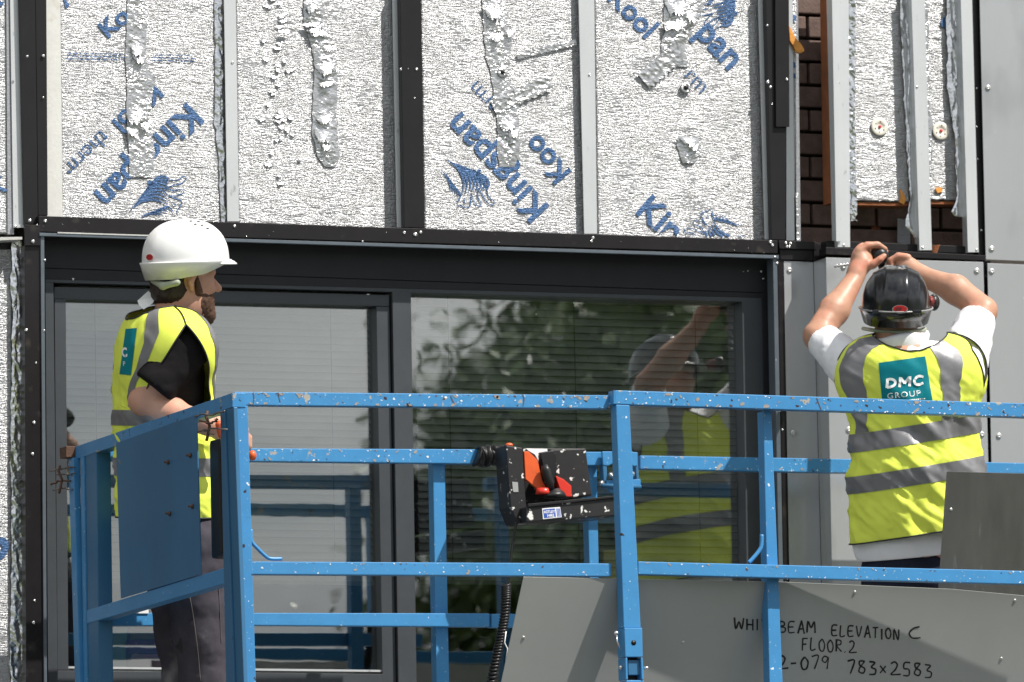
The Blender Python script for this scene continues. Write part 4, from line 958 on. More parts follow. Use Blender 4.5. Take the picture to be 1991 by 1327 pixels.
write('FLOOR.2', 1560, 1241, 1664, 24, .045); write('F2-079', 1494, 1274, 1612, 26, .02); write('783x2583', 1648, 1282, 1812, 26, .055)

# ================================================================ TREES (seen mirrored in the right window, opposite the facade)
def tree(label, c, R, H, nleaf, seed, m='leaf'):
    rs = np.random.RandomState(seed); c = Vector(c); T = thing('broadleaf_tree', label, 'tree', (c.x, c.y, GZ), None)
    zc = H-R*.95
    tube('trunk', [(c.x, c.y, GZ-.2), (c.x+.05, c.y, GZ+zc*.35), (c.x-.05, c.y+.06, GZ+zc*.8), (c.x, c.y, GZ+zc+R*.5)], [.30, .24, .17, .05], 'bark', T, 12)
    for k in range(9):
        th = k*2.4; z = zc*(.55+.07*k); tube('limb', [(c.x, c.y, z), (c.x+math.cos(th)*R*.4, c.y+math.sin(th)*R*.4, z+R*.3), (c.x+math.cos(th)*R*.75, c.y+math.sin(th)*R*.75, z+R*.45)], [.11, .07, .02], 'bark', T, 7)
    nb = 170; d = rs.normal(size=(nb, 3)); d /= np.linalg.norm(d, axis=1)[:, None]; rad = R*rs.uniform(.45, 1.0, nb)[:, None]; cl = d*rad*np.array([1, 1, .92])
    k = rs.randint(0, nb, nleaf); p = cl[k]+rs.normal(size=(nleaf, 3))*R*.105; p += np.array([c.x, c.y, zc])
    a = rs.normal(size=(nleaf, 3)); a /= np.linalg.norm(a, axis=1)[:, None]; b = np.cross(a, rs.normal(size=(nleaf, 3))); b /= np.linalg.norm(b, axis=1)[:, None]
    s = rs.uniform(.028, .055, (nleaf, 1)); V = np.stack([p-a*s*1.5, p+b*s*.7, p+a*s*1.5, p-b*s*.7], 1).reshape(-1, 3)
    o = mk('crown', V, np.arange(nleaf*4).reshape(-1, 4), m, T); return T
def mirror_pt(px, py, d):
    q = CAM+ray(px, py).normalized()*d; return Vector((q.x, 2*YG-q.y, q.z))
t1 = mirror_pt(1640, 1010, 47); tree('large leafy tree opposite the facade, mirrored in the right window pane', (t1.x, t1.y, 0), 3.25, 8.7, 200000, 4)
t2 = mirror_pt(2350, 900, 52); tree('second leafy tree further right opposite the facade', (t2.x, t2.y, 0), 3.4, 9.0, 90000, 9, 'leafgrey')

# ---- chipped paint, scrapes and cracks on the hand rails, thin scales lying on the paint
def chips(name, rail, n, seed, m, Y, smax=5.0):
    rs = random.Random(seed); V, F = [], []
    (x0, y0, h0), (x1, y1, h1) = rail
    for _ in range(n):
        t = rs.random()**rs.choice((1, .6, 1.5)); x = x0+(x1-x0)*t; h = h0+(h1-h0)*t; e = rs.random(); v = rs.choice((rs.uniform(.02, .16), rs.uniform(.84, .97), rs.uniform(.1, .9)))
        y = y0+(y1-y0)*t+h*v; s = smax*rs.random()**2+.8; k = rs.randint(5, 8); b = len(V); a0 = rs.random()*6; asp = rs.uniform(.4, 1.0); sk = rs.uniform(-.8, .8)
        for i in range(k):
            th = a0+i*2*math.pi/k; r = s*rs.uniform(.5, 1.1); dx, dy = math.cos(th)*r, math.sin(th)*r*asp; yy = min(max(y+dy+dx*sk, y0+(y1-y0)*t+.6), y0+(y1-y0)*t+h-.6); V.append(P(x+dx, yy, Y))
        F.append(tuple(range(b, b+k)))
    o = mk(name, V, F, m, PLAT); o['kind'] = 'stuff'; return o
for i_, (rl, Y_) in enumerate(((((458, 763, 24), (1184, 770, 24)), YFt-.0008), (((1196, 760, 26), (1991, 786, 26)), YE-.0008))):
    chips('paint_chips', rl, 52, 10+i_, 'chipgrey', Y_, 7); chips('paint_chips', rl, 60, 20+i_, 'sticker', Y_, 2.4); chips('paint_chips', rl, 34, 30+i_, 'rust', Y_, 3.5)
for i_, (rl, Y_) in enumerate(((((492, 1093, 23), (1186, 1097, 23)), YFt-.0008), (((1243, 1093, 23), (1991, 1111, 25)), YE-.0008), (((500, 873, 23), (925, 875, 26)), YBk-.0008), (((1250, 887, 24), (1640, 893, 25)), YBk-.0008))):
    chips('paint_chips', rl, 12, 40+i_, 'chipgrey', Y_, 5); chips('paint_chips', rl, 30, 50+i_, 'sticker', Y_, 2.2); chips('paint_chips', rl, 16, 60+i_, 'rust', Y_, 2.6)
def crack(pts, Y): V, F = [], []; ribbon_geo(V, F, smooth_path(pts, 3), 1.5, lambda x, y: P(x, y, Y)); o = mk('paint_crack', V, F, 'rust', PLAT); o['kind'] = 'stuff'
for pts in ([(492, 763), (494, 774), (492, 788)], [(541, 764), (543, 775), (545, 783)], [(876, 770), (880, 779), (884, 786)], [(1588, 774), (1592, 785), (1597, 797)], [(1016, 768), (1019, 776), (1017, 790)]): crack(pts, (YFt if pts[0][0] < 1190 else YE)-.001)
# ragged dark edge of the corner post where the two sections meet
V_, F_ = [], []; rs_ = random.Random(4); pts_c = []
for k in range(60):
    t = k/59; pts_c.append((456.5+t*19+rs_.uniform(-.8, .8), 790+t*530, rs_.uniform(.4, 3.6)))
ribbon_geo(V_, F_, [(a, b) for a, b, c in pts_c], [c for a, b, c in pts_c], lambda x, y: P(x, y, YFt-.0032)); o_ = mk('chipped_edge', V_, F_, 'rust', PLAT); o_['kind'] = 'stuff'
# ================================================================ PEOPLE
class Person:
    def __init__(s, px, py, Y, name_loc, label):
        s.P0 = P(px, py, Y); s.px, s.py = px, py; s.D = (s.P0-CAM).dot(FWD); s.k = s.D/FPX
        s.R = np.array([list(RGT), list(FWD), list(UP)]); s.o = np.array(s.P0)
        w = s.world(np.array([s.L(*name_loc)]))[0]
        s.T = thing('person', label, 'person', Vector(w), None)
    def L(s, px, py, d=0.0):
        q = s.k*(1+d/s.D); return np.array([(px-s.px)*q, d, -(py-s.py)*q])
    def world(s, v): return v@s.R+s.o
    def add(s, name, v, f, m, smooth=True, parent=None): return mk(name, s.world(np.asarray(v, float)), f, m, parent or s.T, smooth)
def rot2(v, deg):
    a = math.radians(deg); return np.array([v[0]*math.cos(a)-v[1]*math.sin(a), v[0]*math.sin(a)+v[1]*math.cos(a), 0.])
def fieldfn(prims, k, infl=0.0):
    def f(p):
        d = None
        for q in prims:
            e = q['f'](p); d = e if d is None else smin(d, e, k)
        return d-infl
    return f
def blobs(pr, prims, h, m, name, lo, hi, wr=None, cuts=(), smooth=True, parent=None):
    F = Field(lo, hi, h)
    for q, k in prims: F.add(q, k)
    if wr is not None:
        near = np.abs(F.a) < .03; idx = np.argwhere(near); p = idx*h+F.lo
        F.a[near] += wr(p).astype(np.float32)
    for c in cuts: F.add(c, 0, 's')
    v, f = F.mesh(); return pr.add(name, v, f, m, smooth, parent), v, f

class Vest:
    """sheets of cloth laid over a torso field; phi is measured from the middle of the back"""
    def __init__(s, pr, prims, axis, back, side, hem, pit, tilt, phia, etb, etf, infl=.016, seed=0, amp=.006):
        s.pr = pr; s.f = fieldfn(prims, .05, infl); s.axis = axis; s.back = back; s.side = side; s.hem = hem; s.pit = pit; s.tilt = tilt
        s.phia = phia; s.et = {1: etb, -1: etf}; s.seed = seed; s.amp = amp
    def dirs(s, u, t, sg):
        tt = np.clip((t-.68)/.32, 0, 1); e0 = np.interp(tt, [0, 1], [0, 62])
        pa = np.interp(e0, s.phia[0], s.phia[1]); phi = np.radians(u*pa)
        etop = s.et[sg][0]+(s.et[sg][1]-s.et[sg][0])*np.minimum(1, np.abs(u*pa)/90)**1.5
        e = np.radians(tt*etop)
        b = s.back*sg; sd = s.side
        h = b[None]*np.cos(phi)[:, None]+sd[None]*np.sin(phi)[:, None]
        return h, e, tt
    def pts(s, u, t, sg, off=0.0):
        u = np.atleast_1d(np.asarray(u, float)).ravel(); t = np.atleast_1d(np.asarray(t, float)).ravel()
        h, e, tt = s.dirs(u, t, sg)
        py = np.where(t < .68, s.hem+(s.pit-s.hem)*np.minimum(t, .68)/.68, s.pit)
        ax = np.interp(py, s.axis[0], s.axis[1]); O = np.array([s.pr.L(a, y) for a, y in zip(ax, py)])
        D = h*np.cos(e)[:, None]+np.array([0, 0, 1.])*np.sin(e)[:, None]
        sl = (1-tt)*s.tilt
        D2 = D.copy(); D2[:, 2] += sl*h[:, 0]
        N = 110; R = np.linspace(.03, .42, N); q = O[:, None]+D2[:, None]*R[None, :, None]
        d = s.f(q.reshape(-1, 3)).reshape(len(u), N); ins = d < 0
        j = N-1-np.argmax(ins[:, ::-1], 1); j = np.clip(j, 0, N-2)
        a = d[np.arange(len(u)), j]; b = d[np.arange(len(u)), j+1]; r = R[j]+(R[1]-R[0])*np.clip(-a/np.maximum(b-a, 1e-6), 0, 1)
        p = O+D2*r[:, None]
        w = p*np.array([7, 7, 12])+s.seed; w[:, 2] += p[:, 0]*9
        w2 = p*np.array([17, 17, 8])+s.seed*2
        fade = .5+.5*(1-np.clip((t-.68)/.2, 0, 1))
        fold = s.amp*fade*(fbm(w, 3)*1.3+.9*fbm(w*1.4+5, 3, True))+.35*s.amp*fbm(w2, 2)
        fold = fold*(1-.85*np.abs(u)**4*np.clip((t-.6)/.08, 0, 1))
        return p+D2*(fold+off)[:, None]
    def sheet(s, name, m, sg, u0, u1, t0, t1, nu, nv, off=0.0, parent=None):
        T = np.linspace(t0, t1, nv); U = np.linspace(0, 1, nu)
        a = np.array([u0(t) if callable(u0) else u0 for t in T]); b = np.array([u1(t) if callable(u1) else u1 for t in T])
        uu = a[:, None]+(b-a)[:, None]*U[None]; tt = np.repeat(T[:, None], nu, 1)
        p = s.pts(uu, tt, sg, off); return s.pr.add(name, p, grid_faces(nu, nv), m, True, parent)
    def edge(s, u, t, sg, parent, r=.0026):
        p = s.pr.world(s.pts(u, t, sg, .001)); return tube('black_piping', [Vector(q) for q in p], r, 'piping', parent, 6)
from mathutils.bvhtree import BVHTree
def bvh_of(objs):
    V, F = [], []
    for o in objs:
        b = len(V); M4 = Matrix.Translation(origin(o.parent)+Vector(o.location)) if o.parent else Matrix.Translation(o.location)
        V += [M4@v.co for v in o.data.vertices]; F += [tuple(i+b for i in p.vertices) for p in o.data.polygons]
    return BVHTree.FromPolygons(V, F)
def projector(objs, off):
    """print laid on a curved surface: meets the cloth or shell along the viewing direction"""
    T = bvh_of(objs); last = [None]
    def f(px, py):
        d = ray(px, py).normalized(); h, n, i, dist = T.ray_cast(CAM, d)
        if h is None: h = last[0] if last[0] is not None else P(px, py, -1)
        last[0] = h; return h-d*off
    return f
def helmet(pr, C, f, s, u, L_, W_, H_, m, hb, hs, hf, peak, parent, ribs=0, rim='helmet_rim'):
    C = np.array(C); f = np.array(f, float); s = np.array(s, float); u = np.array(u, float); nth, nt_ = 72, 26; V = []
    th = np.linspace(0, 2*np.pi, nth, endpoint=False); ct, st_ = np.cos(th), np.sin(th)
    for i in range(nt_):
        t = i/(nt_-1)*.998; rho = (1-t**2.25)**(1/2.25)
        x = L_*ct*rho; y = W_*st_*rho; z = H_*t*np.ones(nth)
        bump = np.zeros(nth)
        if ribs:
            for c in (-.030, .030): bump += ribs*np.exp(-((y-c)/.0045)**2)
            for c in (-.066, .066): bump += ribs*.7*np.exp(-((y-c)/.004)**2)
            bump *= np.clip((t-.12)*6, 0, 1)
        nrm = np.stack([ct*rho, st_*rho, np.full(nth, t)], -1); nrm /= np.linalg.norm(nrm, axis=1)[:, None]+1e-9
        x = x+bump*nrm[:, 0]; y = y+bump*nrm[:, 1]; z = z+bump*nrm[:, 2]
        V.append(C+x[:, None]*f+y[:, None]*s+z[:, None]*u)
    H_o = pr.add('helmet', np.concatenate(V), np.concatenate([grid_faces(nth, nt_, True)]), m, True, parent)
    # skirt that drops at the back and sides
    w = (1-ct)/2; hgt = np.interp(w, [0, .12, .45, .8, 1], [hf, hf, hs, hb, hb])
    rows = [(0.0, 0.0005), (.0065, 0.0), (.0075, -.003), (.0060, -.006), (.0045, None), (.0015, None), (-.004, -.004)]
    V = []
    for k, (o_, z_) in enumerate(rows):
        zz = np.full(nth, z_ if z_ is not None else 0.0) if z_ is not None else -(hgt-(.002 if k == 5 else 0))
        inn = np.zeros(nth) if z_ is not None else -hgt*.22
        V.append(C+((L_+o_+inn)*ct)[:, None]*f+((W_+o_+inn)*st_)[:, None]*s+zz[:, None]*u)
    pr.add('helmet_skirt', np.concatenate(V), grid_faces(nth, len(rows), True), m, True, H_o)
    # peak
    a = np.linspace(-1.05, 1.05, 33); V = []
    for r_, z_ in ((0, -.001), (.5, -.004), (.9, -.009), (1.0, -.011), (.98, -.014), (.5, -.010), (0, -.008)):
        e = peak*np.cos(a/1.05*np.pi/2)**.55*r_; V.append(C+((L_+.004+e)*np.cos(a))[:, None]*f+((W_+.004+e*.6)*np.sin(a))[:, None]*s+(z_+e*0-.12*e)[:, None]*u)
    pr.add('helmet_peak', np.concatenate(V), grid_faces(33, 7), m, True, H_o)
    return H_o
def head_prims(C, f, s, u):
    C = np.array(C); f = np.array(f, float); s = np.array(s, float); u = np.array(u, float); A = [f, s, u]
    q = lambda a, b, c: C+f*a+s*b+u*c
    e = lambda a, b, c, r: ell(q(a, b, c), r, A)
    return [(e(-.006, 0, .046, (.094, .076, .090)), .02), (e(.038, 0, -.040, (.060, .056, .076)), .03), (e(.072, 0, -.088, (.026, .030, .022)), .025), (e(.0, 0, -.050, (.070, .058, .055)), .03),
            (cap(q(.092, 0, .018), q(.120, 0, -.018), .008, .0125), .012), (cap(q(.098, .012, -.022), q(.098, -.012, -.022), .010), .010),
            (cap(q(.082, .04, .030), q(.082, -.04, .030), .012), .02), (cap(q(.090, .020, -.048), q(.090, -.020, -.048), .0085), .008), (cap(q(.088, .018, -.058), q(.088, -.018, -.058), .0085), .008),
            (e(.070, .036, -.012, (.022, .020, .020)), .02), (e(.070, -.036, -.012, (.022, .020, .020)), .02),
            (e(.078, .031, .010, (.012, .015, .011)), .006), (e(.078, -.031, .010, (.012, .015, .011)), .006)]+\
           [(cap(q(-.006, sg*.074, .014), q(.004, sg*.082, .020), .012, .010), .006) for sg in (1, -1)]+\
           [(cap(q(.006, sg*.080, .020), q(-.004, sg*.083, .000), .010, .009), .006) for sg in (1, -1)]+[(cap(q(-.002, sg*.079, -.004), q(.004, sg*.074, -.024), .009, .006), .006) for sg in (1, -1)]
def finger(pts, r0, r1): 
    out = []
    n = len(pts)-1
    for i in range(n):
        ra = r0+(r1-r0)*i/n; rb = r0+(r1-r0)*(i+1)/n; out.append((cap(pts[i], pts[i+1], ra, rb), .003))
    return out
UZ = np.array([0, 0, 1.])

# ---------------------------------------------------------------- the man drilling (seen from behind)
m2 = Person(1775, 850, -.85, (1775, 1650, 0), 'man in black helmet and yellow vest seen from behind, drilling with both arms raised')
L2 = m2.L
tors2 = [ell(L2(1776, 790, .01), (.178, .118, .19)), ell(L2(1782, 930, .01), (.180, .125, .20)), ell(L2(1780, 1040, .01), (.176, .128, .14)),
         cap(L2(1700, 722, .0), L2(1852, 716, .0), .070), ell(L2(1757, 705, .0), (.10, .085, .055))]
up2 = [cap(L2(1690, 725, .0), L2(1602, 660, .19), .058, .044), cap(L2(1860, 722, .0), L2(1916, 612, .19), .058, .044)]
hands = []
# hand on the left of the picture: palm, four fingers over the drill's rear, thumb on its side
pw = L2(1679, 530, .335); pc = L2(1692, 508, .37)
hands += [(cap(L2(1595, 655, .19), L2(1632, 606, .25), .041, .044), .02), (cap(L2(1632, 606, .25), L2(1675, 545, .325), .044, .029), .02),
          (cap(pw, L2(1688, 517, .35), .030, .034), .015), (ell(L2(1690, 507, .365), (.034, .028, .038), None), .015), (cap(L2(1684, 500, .35), L2(1692, 488, .38), .020), .012)]
hands += finger([L2(1684, 492, .345), L2(1700, 481, .350), L2(1720, 480, .355), L2(1735, 488, .365)], .0135, .0088)
hands += finger([L2(1683, 495, .370), L2(1699, 484, .378), L2(1722, 484, .384), L2(1737, 493, .392)], .0135, .0088)
hands += finger([L2(1684, 500, .392), L2(1700, 489, .402), L2(1722, 489, .408), L2(1735, 498, .412)], .0128, .0085)
hands += finger([L2(1688, 506, .412), L2(1702, 497, .422), L2(1720, 498, .426), L2(1731, 505, .428)], .0112, .0078)
hands += finger([L2(1694, 524, .340), L2(1710, 518, .330), L2(1724, 508, .328), L2(1732, 501, .332)], .0140, .0088)
# hand on the right of the picture
hands += [(cap(L2(1918, 604, .19), L2(1868, 566, .25), .042, .043), .02), (cap(L2(1868, 566, .25), L2(1806, 540, .33), .043, .029), .02),
          (cap(L2(1806, 540, .33), L2(1785, 526, .35), .029, .032), .015), (ell(L2(1774, 522, .365), (.036, .028, .032), None), .015)]
for k, (yy, dd, r_) in enumerate(((503, .345, .0132), (508, .368, .0132), (515, .390, .0125), (523, .408, .0112))):
    hands += finger([L2(1778-k, yy+2, dd), L2(1760-k*2, yy-1, dd+.004), L2(1745-k, yy+7, dd+.006), L2(1749, yy+22, dd+.004)], r_, r_*.68)
hands += finger([L2(1780, 538, .345), L2(1764, 546, .335), L2(1750, 545, .338)], .0135, .0090)
C2 = L2(1743, 616, .03); hf2 = np.array([0.03, 1, 0]); hs2 = np.array([1, -.03, 0])
body2 = [(q, .04) for q in tors2]+[(up2[0], .03), (up2[1], .03)]+hands+[(cap(L2(1745, 640, .02), L2(1756, 700, .0), .055, .062), .03)]
body2 += head_prims(C2, hf2, hs2, UZ)
for sx_ in (-1, 1):
    hx = 1778+sx_*42
    body2 += [(cap(L2(hx, 1080, .01), L2(hx+sx_*8, 1370, -.03), .085, .055), .03), (cap(L2(hx+sx_*8, 1370, -.03), L2(hx+sx_*10, 1608, .03), .052, .038), .02), (cap(L2(hx+sx_*10, 1628, .0), L2(hx+sx_*14, 1636, .14), .036, .030), .02)]
blobs(m2, body2, .0048, 'skin2', 'body', L2(1545, 1680, -.22), L2(1985, 440, .47), lambda p: .0016*fbm(p*28, 3)+.0005*fbm(p*120, 2))
wr2 = lambda p: .0045*fbm(p*np.array([16, 16, 22])+3, 3, True)+.003*fbm(p*np.array([40, 40, 14]), 2)
slv2 = [cap(L2(1608, 664, .175), L2(1686, 742, .0), .056, .088), cap(L2(1905, 625, .175), L2(1860, 738, .0), .060, .088)]
def L2b(*a): return L2(*a)
n1 = np.array(L2(1682, 745, 0)-L2(1608, 664, .175)); n2 = np.array(L2(1864, 745, 0)-L2(1905, 625, .175))
blobs(m2, [(q, .04) for q in [ell(L2(1776, 790, .01), (.184, .124, .19)), ell(L2(1782, 930, .01), (.184, .130, .20)), ell(L2(1776, 1050, .01), (.186, .136, .16)), cap(L2(1700, 722, .0), L2(1852, 716, .0), .080), ell(L2(1757, 705, .0), (.10, .088, .058))]]+[(q, .03) for q in slv2],
      .0055, 'tshirt_w', 'white_tshirt', L2(1560, 1130, -.2), L2(1960, 560, .32), wr2,
      [half(L2(1608, 664, .175), n1, L2(1560, 720, -.0), L2(1650, 600, .3)), half(L2(1906, 618, .175), n2, L2(1860, 680, .05), L2(1960, 560, .3)),
       half(L2(1760, 1084, 0), (-.10, 0, 1), L2(1600, 1140, -.25), L2(1960, 1084, .3))])
# collar of the shirt
cc = []; 
for row, (r_, z_) in enumerate(((1.0, 0), (1.08, .030), (1.02, .040), (.92, .030), (.88, 0))):
    for k in range(40):
        th = k/40*2*math.pi; c = L2(1754, 676, .005); cc.append(c+np.array([math.cos(th)*.078*r_, math.sin(th)*.068*r_, z_+.010*math.cos(th*1)+(.004*math.sin(3*th))]))
m2.add('shirt_collar', cc, grid_faces(40, 5, True), 'tshirt_w')
blobs(m2, [(ell(L2(1778, 1105, .01), (.160, .125, .13)), .04)]+[(cap(L2(1778+s_*42, 1130, .01), L2(1778+s_*50, 1370, -.03), .096, .070), .03) for s_ in (-1, 1)]+[(cap(L2(1778+s_*50, 1370, -.03), L2(1778+s_*52, 1600, .03), .070, .062), .03) for s_ in (-1, 1)],
      .008, 'jeans', 'jeans', L2(1640, 1660, -.2), L2(1920, 1040, .25), lambda p: .006*fbm(p*np.array([14, 14, 20]), 3, True), [half(L2(1778, 1062, 0), (0, 0, -1), L2(1600, 1075, -.25), L2(1960, 1010, .3))])
for s_ in (-1, 1): blobs(m2, [(cap(L2(1778+s_*53, 1626, -.02), L2(1778+s_*57, 1638, .16), .050, .040), .02)], .008, 'blackplastic', 'boot', L2(1778+s_*53-60, 1680, -.12), L2(1778+s_*53+60, 1570, .26))
bk2 = rot2(np.array([0, -1., 0]), -11); sd2 = rot2(bk2, 90)
phia = ([0, 8, 20, 34, 44, 62], [90, 86, 82, 80, 86, 90])
V2 = Vest(m2, tors2+[ell(L2(1694, 730, .0), (.074, .07, .074)), ell(L2(1842, 724, .0), (.070, .07, .072))], ([1055, 760], [1784, 1772]), bk2, sd2, 1040, 768, .16, phia, (49, 60), (38, 60), .027, 4, .0125)
vb = V2.sheet('yellow_vest', 'hivis', 1, -1, 1, 0, 1, 110, 120)
vf = V2.sheet('yellow_vest', 'hivis', -1, -1, 1, 0, 1, 70, 80)
def tpy(py): return (V2.hem-py)/(V2.hem-V2.pit)*.68
for sg, par in ((1, vb), (-1, vf)):
    for a, b in ((862, 826), (942, 908)): V2.sheet('reflective_band', 'reflect', sg, -1, 1, tpy(a), tpy(b), 90, 9, .0022, par)
    for q in (-1, 1): V2.sheet('reflective_band', 'reflect', sg, lambda t, q=q: q*(.50 if t < .7 else np.interp(t, [.7, .85, 1], [.50, .56, .40])), lambda t, q=q: q*(.70 if t < .7 else np.interp(t, [.7, .85, 1], [.70, .84, .68])), tpy(825.5), 1.0, 9, 60, .0022, par)
    tl = np.linspace(.665, 1, 40)
    V2.edge(np.full(40, -1.), tl, sg, par); V2.edge(np.full(40, 1.), tl, sg, par)
    ul = np.linspace(-1, 1, 60); V2.edge(ul, np.full(60, 1.), sg, par); V2.edge(ul, np.full(60, 0.001), sg, par)
pj = projector([vb], .0035)
nq = 16; qv = []
for j in range(nq):
    for i in range(nq):
        u, v = i/(nq-1), j/(nq-1); qv.append(pj(1708+(1799-1708)*u+(8*u+8)*v, 706-13*u+v*(84+13*u)))
lp = mk('teal_patch', qv, grid_faces(nq, nq)[:, ::-1], 'teal', vb, True)
pj2 = projector([vb], .0050)
def lw(x, y): return (1721+x-y*.06+1, 756+(-x*.095)+y)        # print coordinates on the patch: y up is negative
V_, F_ = [], []
for st_, w_ in (([(2.5, -1), (2.5, -19)], 5.4), ([(2.5, -17.2), (9, -17.6), (16, -14.5), (18.2, -10), (16, -5), (9, -2.2), (2.5, -2.4)], 5.0),
                ([(27, 0), (27.5, -19.6)], 5.0), ([(28.5, -18), (37, -6.5)], 5.0), ([(36, -6.5), (45, -18)], 5.0), ([(46.4, -19.6), (46.6, 0)], 5.0),
                ([(72.5, -15.4), (66, -18), (60, -17.0), (55.2, -10), (58, -3.6), (65, -1.6), (73, -4.2)], 5.0)):
    pts = [lw(*q) for q in (smooth_path(st_, 4) if len(st_) > 3 else [(st_[0][0]+(st_[1][0]-st_[0][0])*i/5, st_[0][1]+(st_[1][1]-st_[0][1])*i/5) for i in range(6)])]
    ribbon_geo(V_, F_, pts, w_, pj2)
mk('vest_lettering', V_, F_, 'whiteprint', vb)
text_on('vest_lettering', 'GROUP', 1725, 776, 5.5, 11, 'whiteprint', pj2, vb, .0, 1.12, 1.18)
V_, F_ = [], []
for x_ in range(1752, 1800, 4): ribbon_geo(V_, F_, [(x_, 780-(x_-1752)*.1), (x_+2.8, 780-(x_+2.8-1752)*.1)], 2.2, pj2)
sp = mk('vest_small_print', V_, F_, 'whiteprint', vb); sp['kind'] = 'stuff'
# helmet
u2 = np.array([.0, -.10, 1.]); u2 /= np.linalg.norm(u2); f2 = np.array([.03, 1, .10]); f2 /= np.linalg.norm(f2); s2 = np.cross(f2, u2)
h2 = helmet(m2, L2(1743, 598, .03), f2, s2, u2, .130, .104, .128, 'helmet_b', .052, .040, .01, .03, m2.T, .0045)
tube('helmet_edge', [Vector(q) for q in m2.world(np.array([L2(1743, 598, .03)-f2*(.130+.0075)*math.cos(t)+s2*(.104+.0075)*math.sin(t)-u2*.002 for t in np.linspace(-1.75, 1.75, 50)]))], .0026, 'helmet_rim', h2, 6)
for a_ in (-.55, .55): 
    c = m2.world(np.array([L2(1743, 598, .03)-f2*.140*math.cos(a_)+s2*.114*math.sin(a_)-u2*.003]))[0]; box('helmet_clip', Vector(c), (.030, .008, .012), 'helmet_b', h2, None, .002)
pj3 = projector([h2]+[c for c in h2.children if c.name.startswith('helmet_skirt')], .004)
el = lambda cx, cy, rx, ry, n=26: [(cx+rx*math.cos(2*math.pi*k/n), cy+ry*math.sin(2*math.pi*k/n)) for k in range(n)]
def decal(name, poly, m, pj_, par):
    cx = sum(p[0] for p in poly)/len(poly); cy = sum(p[1] for p in poly)/len(poly)
    return mk(name, [pj_(cx, cy)]+[pj_(*p) for p in poly], [(0, i+1, (i+1) % len(poly)+1) for i in range(len(poly))], m, par)
bp_ = pj3(1750, 601)
def flatp(off): return lambda x, y: PP(x, y, bp_-FWD*off, FWD)
decal('badge_rim', el(1750, 602, 15.5, 8.5), 'helmet_rim', flatp(.002), h2); bd2 = decal('red_badge', el(1750, 601, 13.5, 6.8), 'redbadge', flatp(.003), h2)
text_on('badge_lettering', 'JSP', 1741, 604.5, 0, 6.5, 'piping', flatp(.0036), bd2, .02, 1.1)
tube('chin_strap', [Vector(q) for q in m2.world(np.array([L2(1682, 640, .10), L2(1700, 643, -.01), L2(1745, 646, -.055), L2(1790, 643, -.02), L2(1800, 640, .03)]))], .006, 'strap', h2, 8)
blobs(m2, [(ell(L2(1815, 588, .14), (.012, .03, .018)), .01)], .003, 'darkred', 'ear_cup', L2(1795, 620, .03), L2(1850, 545, .17))
blobs(m2, [(ell(L2(1822, 590, .16), (.018, .03, .026)), .01)], .003, 'blackplastic', 'ear_cup_shell', L2(1790, 625, .04), L2(1860, 540, .20))
# drill held against the facade
def LW(px, py, d): return Vector(m2.world(np.array([L2(px, py, d)]))[0])
dr = thing('power_drill', 'black power drill gripped in both hands above the black helmet', 'drill', LW(1725, 505, .42))
tube('drill_body', [LW(1725, 501, .345), LW(1725, 501, .352), LW(1725, 501, .37), LW(1726, 501, .45), LW(1728, 501, .56), LW(1728, 501, .60)], [.012, .022, .0265, .030, .028, .020], 'blackplastic', dr, 20)
tube('drill_handle', [LW(1728, 505, .44), LW(1740, 535, .42), LW(1752, 552, .40)], [.017, .018, .016], 'blackplastic', dr, 14)
tube('drill_chuck', [LW(1728, 501, .60), LW(1729, 501, .635), LW(1729, 501, .645)], [.018, .017, .010], 'steel', dr, 16)
tube('drill_bit', [LW(1729, 501, .64), LW(1729, 501, .70)], .0035, 'steel', dr, 8)
tube('spiral_bit', [LW(1640+t*40, 522-t*5+1.6*math.sin(t*38), .44+.003*math.cos(t*38)) for t in np.linspace(0, 1, 60)], .0035, 'steel', dr, 6)

# ---------------------------------------------------------------- the man in the white helmet (turned away to the right)
m1 = Person(330, 800, -.72, (350, 1640, 0), 'man in white helmet, black t-shirt and yellow vest at the left end of the platform')
L1 = m1.L
f1 = np.array([.94, .34, 0]); f1 /= np.linalg.norm(f1); s1 = np.array([f1[1], -f1[0], 0.]); A1 = [f1, s1, UZ]
def S1(px, py, df=0., ds=0.): return L1(px, py, 0)+f1*df+s1*ds
tors1 = [ell(L1(316, 735), (.112, .165, .19), A1), ell(L1(326, 880), (.118, .155, .20), A1), ell(L1(332, 985), (.118, .155, .14), A1), cap(S1(326, 672, 0, -.13), S1(326, 672, 0, .13), .060), ell(L1(322, 655), (.075, .10, .05), A1)]
arm1 = [(cap(S1(330, 676, 0, .15), L1(287, 778, -.13), .056, .046), .03), (cap(L1(287, 780, -.13), L1(338, 803, -.16), .047, .046), .015), (cap(L1(338, 803, -.16), L1(412, 824, -.22), .045, .030), .02),
        (cap(L1(412, 824, -.22), L1(430, 830, -.20), .030, .032), .015), (ell(L1(438, 834, -.19), (.034, .026, .034)), .012),
        (cap(S1(320, 676, 0, -.15), L1(352, 800, .22), .055, .045), .03), (cap(L1(352, 800, .22), L1(440, 850, .16), .043, .030), .02), (ell(L1(452, 854, .15), (.036, .026, .03)), .012)]
for k in range(4):
    arm1 += finger([L1(442, 826+k*6, -.20), L1(453, 824+k*7, -.20), L1(460, 829+k*7, -.185), L1(456, 834+k*7, -.17)], .0125, .0085)
    arm1 += finger([L1(458, 846+k*5, .15), L1(472, 846+k*6, .15), L1(478, 852+k*6, .16), L1(472, 857+k*6, .17)], .0125, .0085)
arm1 += finger([L1(434, 822, -.21), L1(446, 812, -.215), L1(456, 812, -.21)], .0135, .009); arm1 += finger([L1(450, 842, .14), L1(464, 836, .135), L1(474, 838, .14)], .0135, .009)
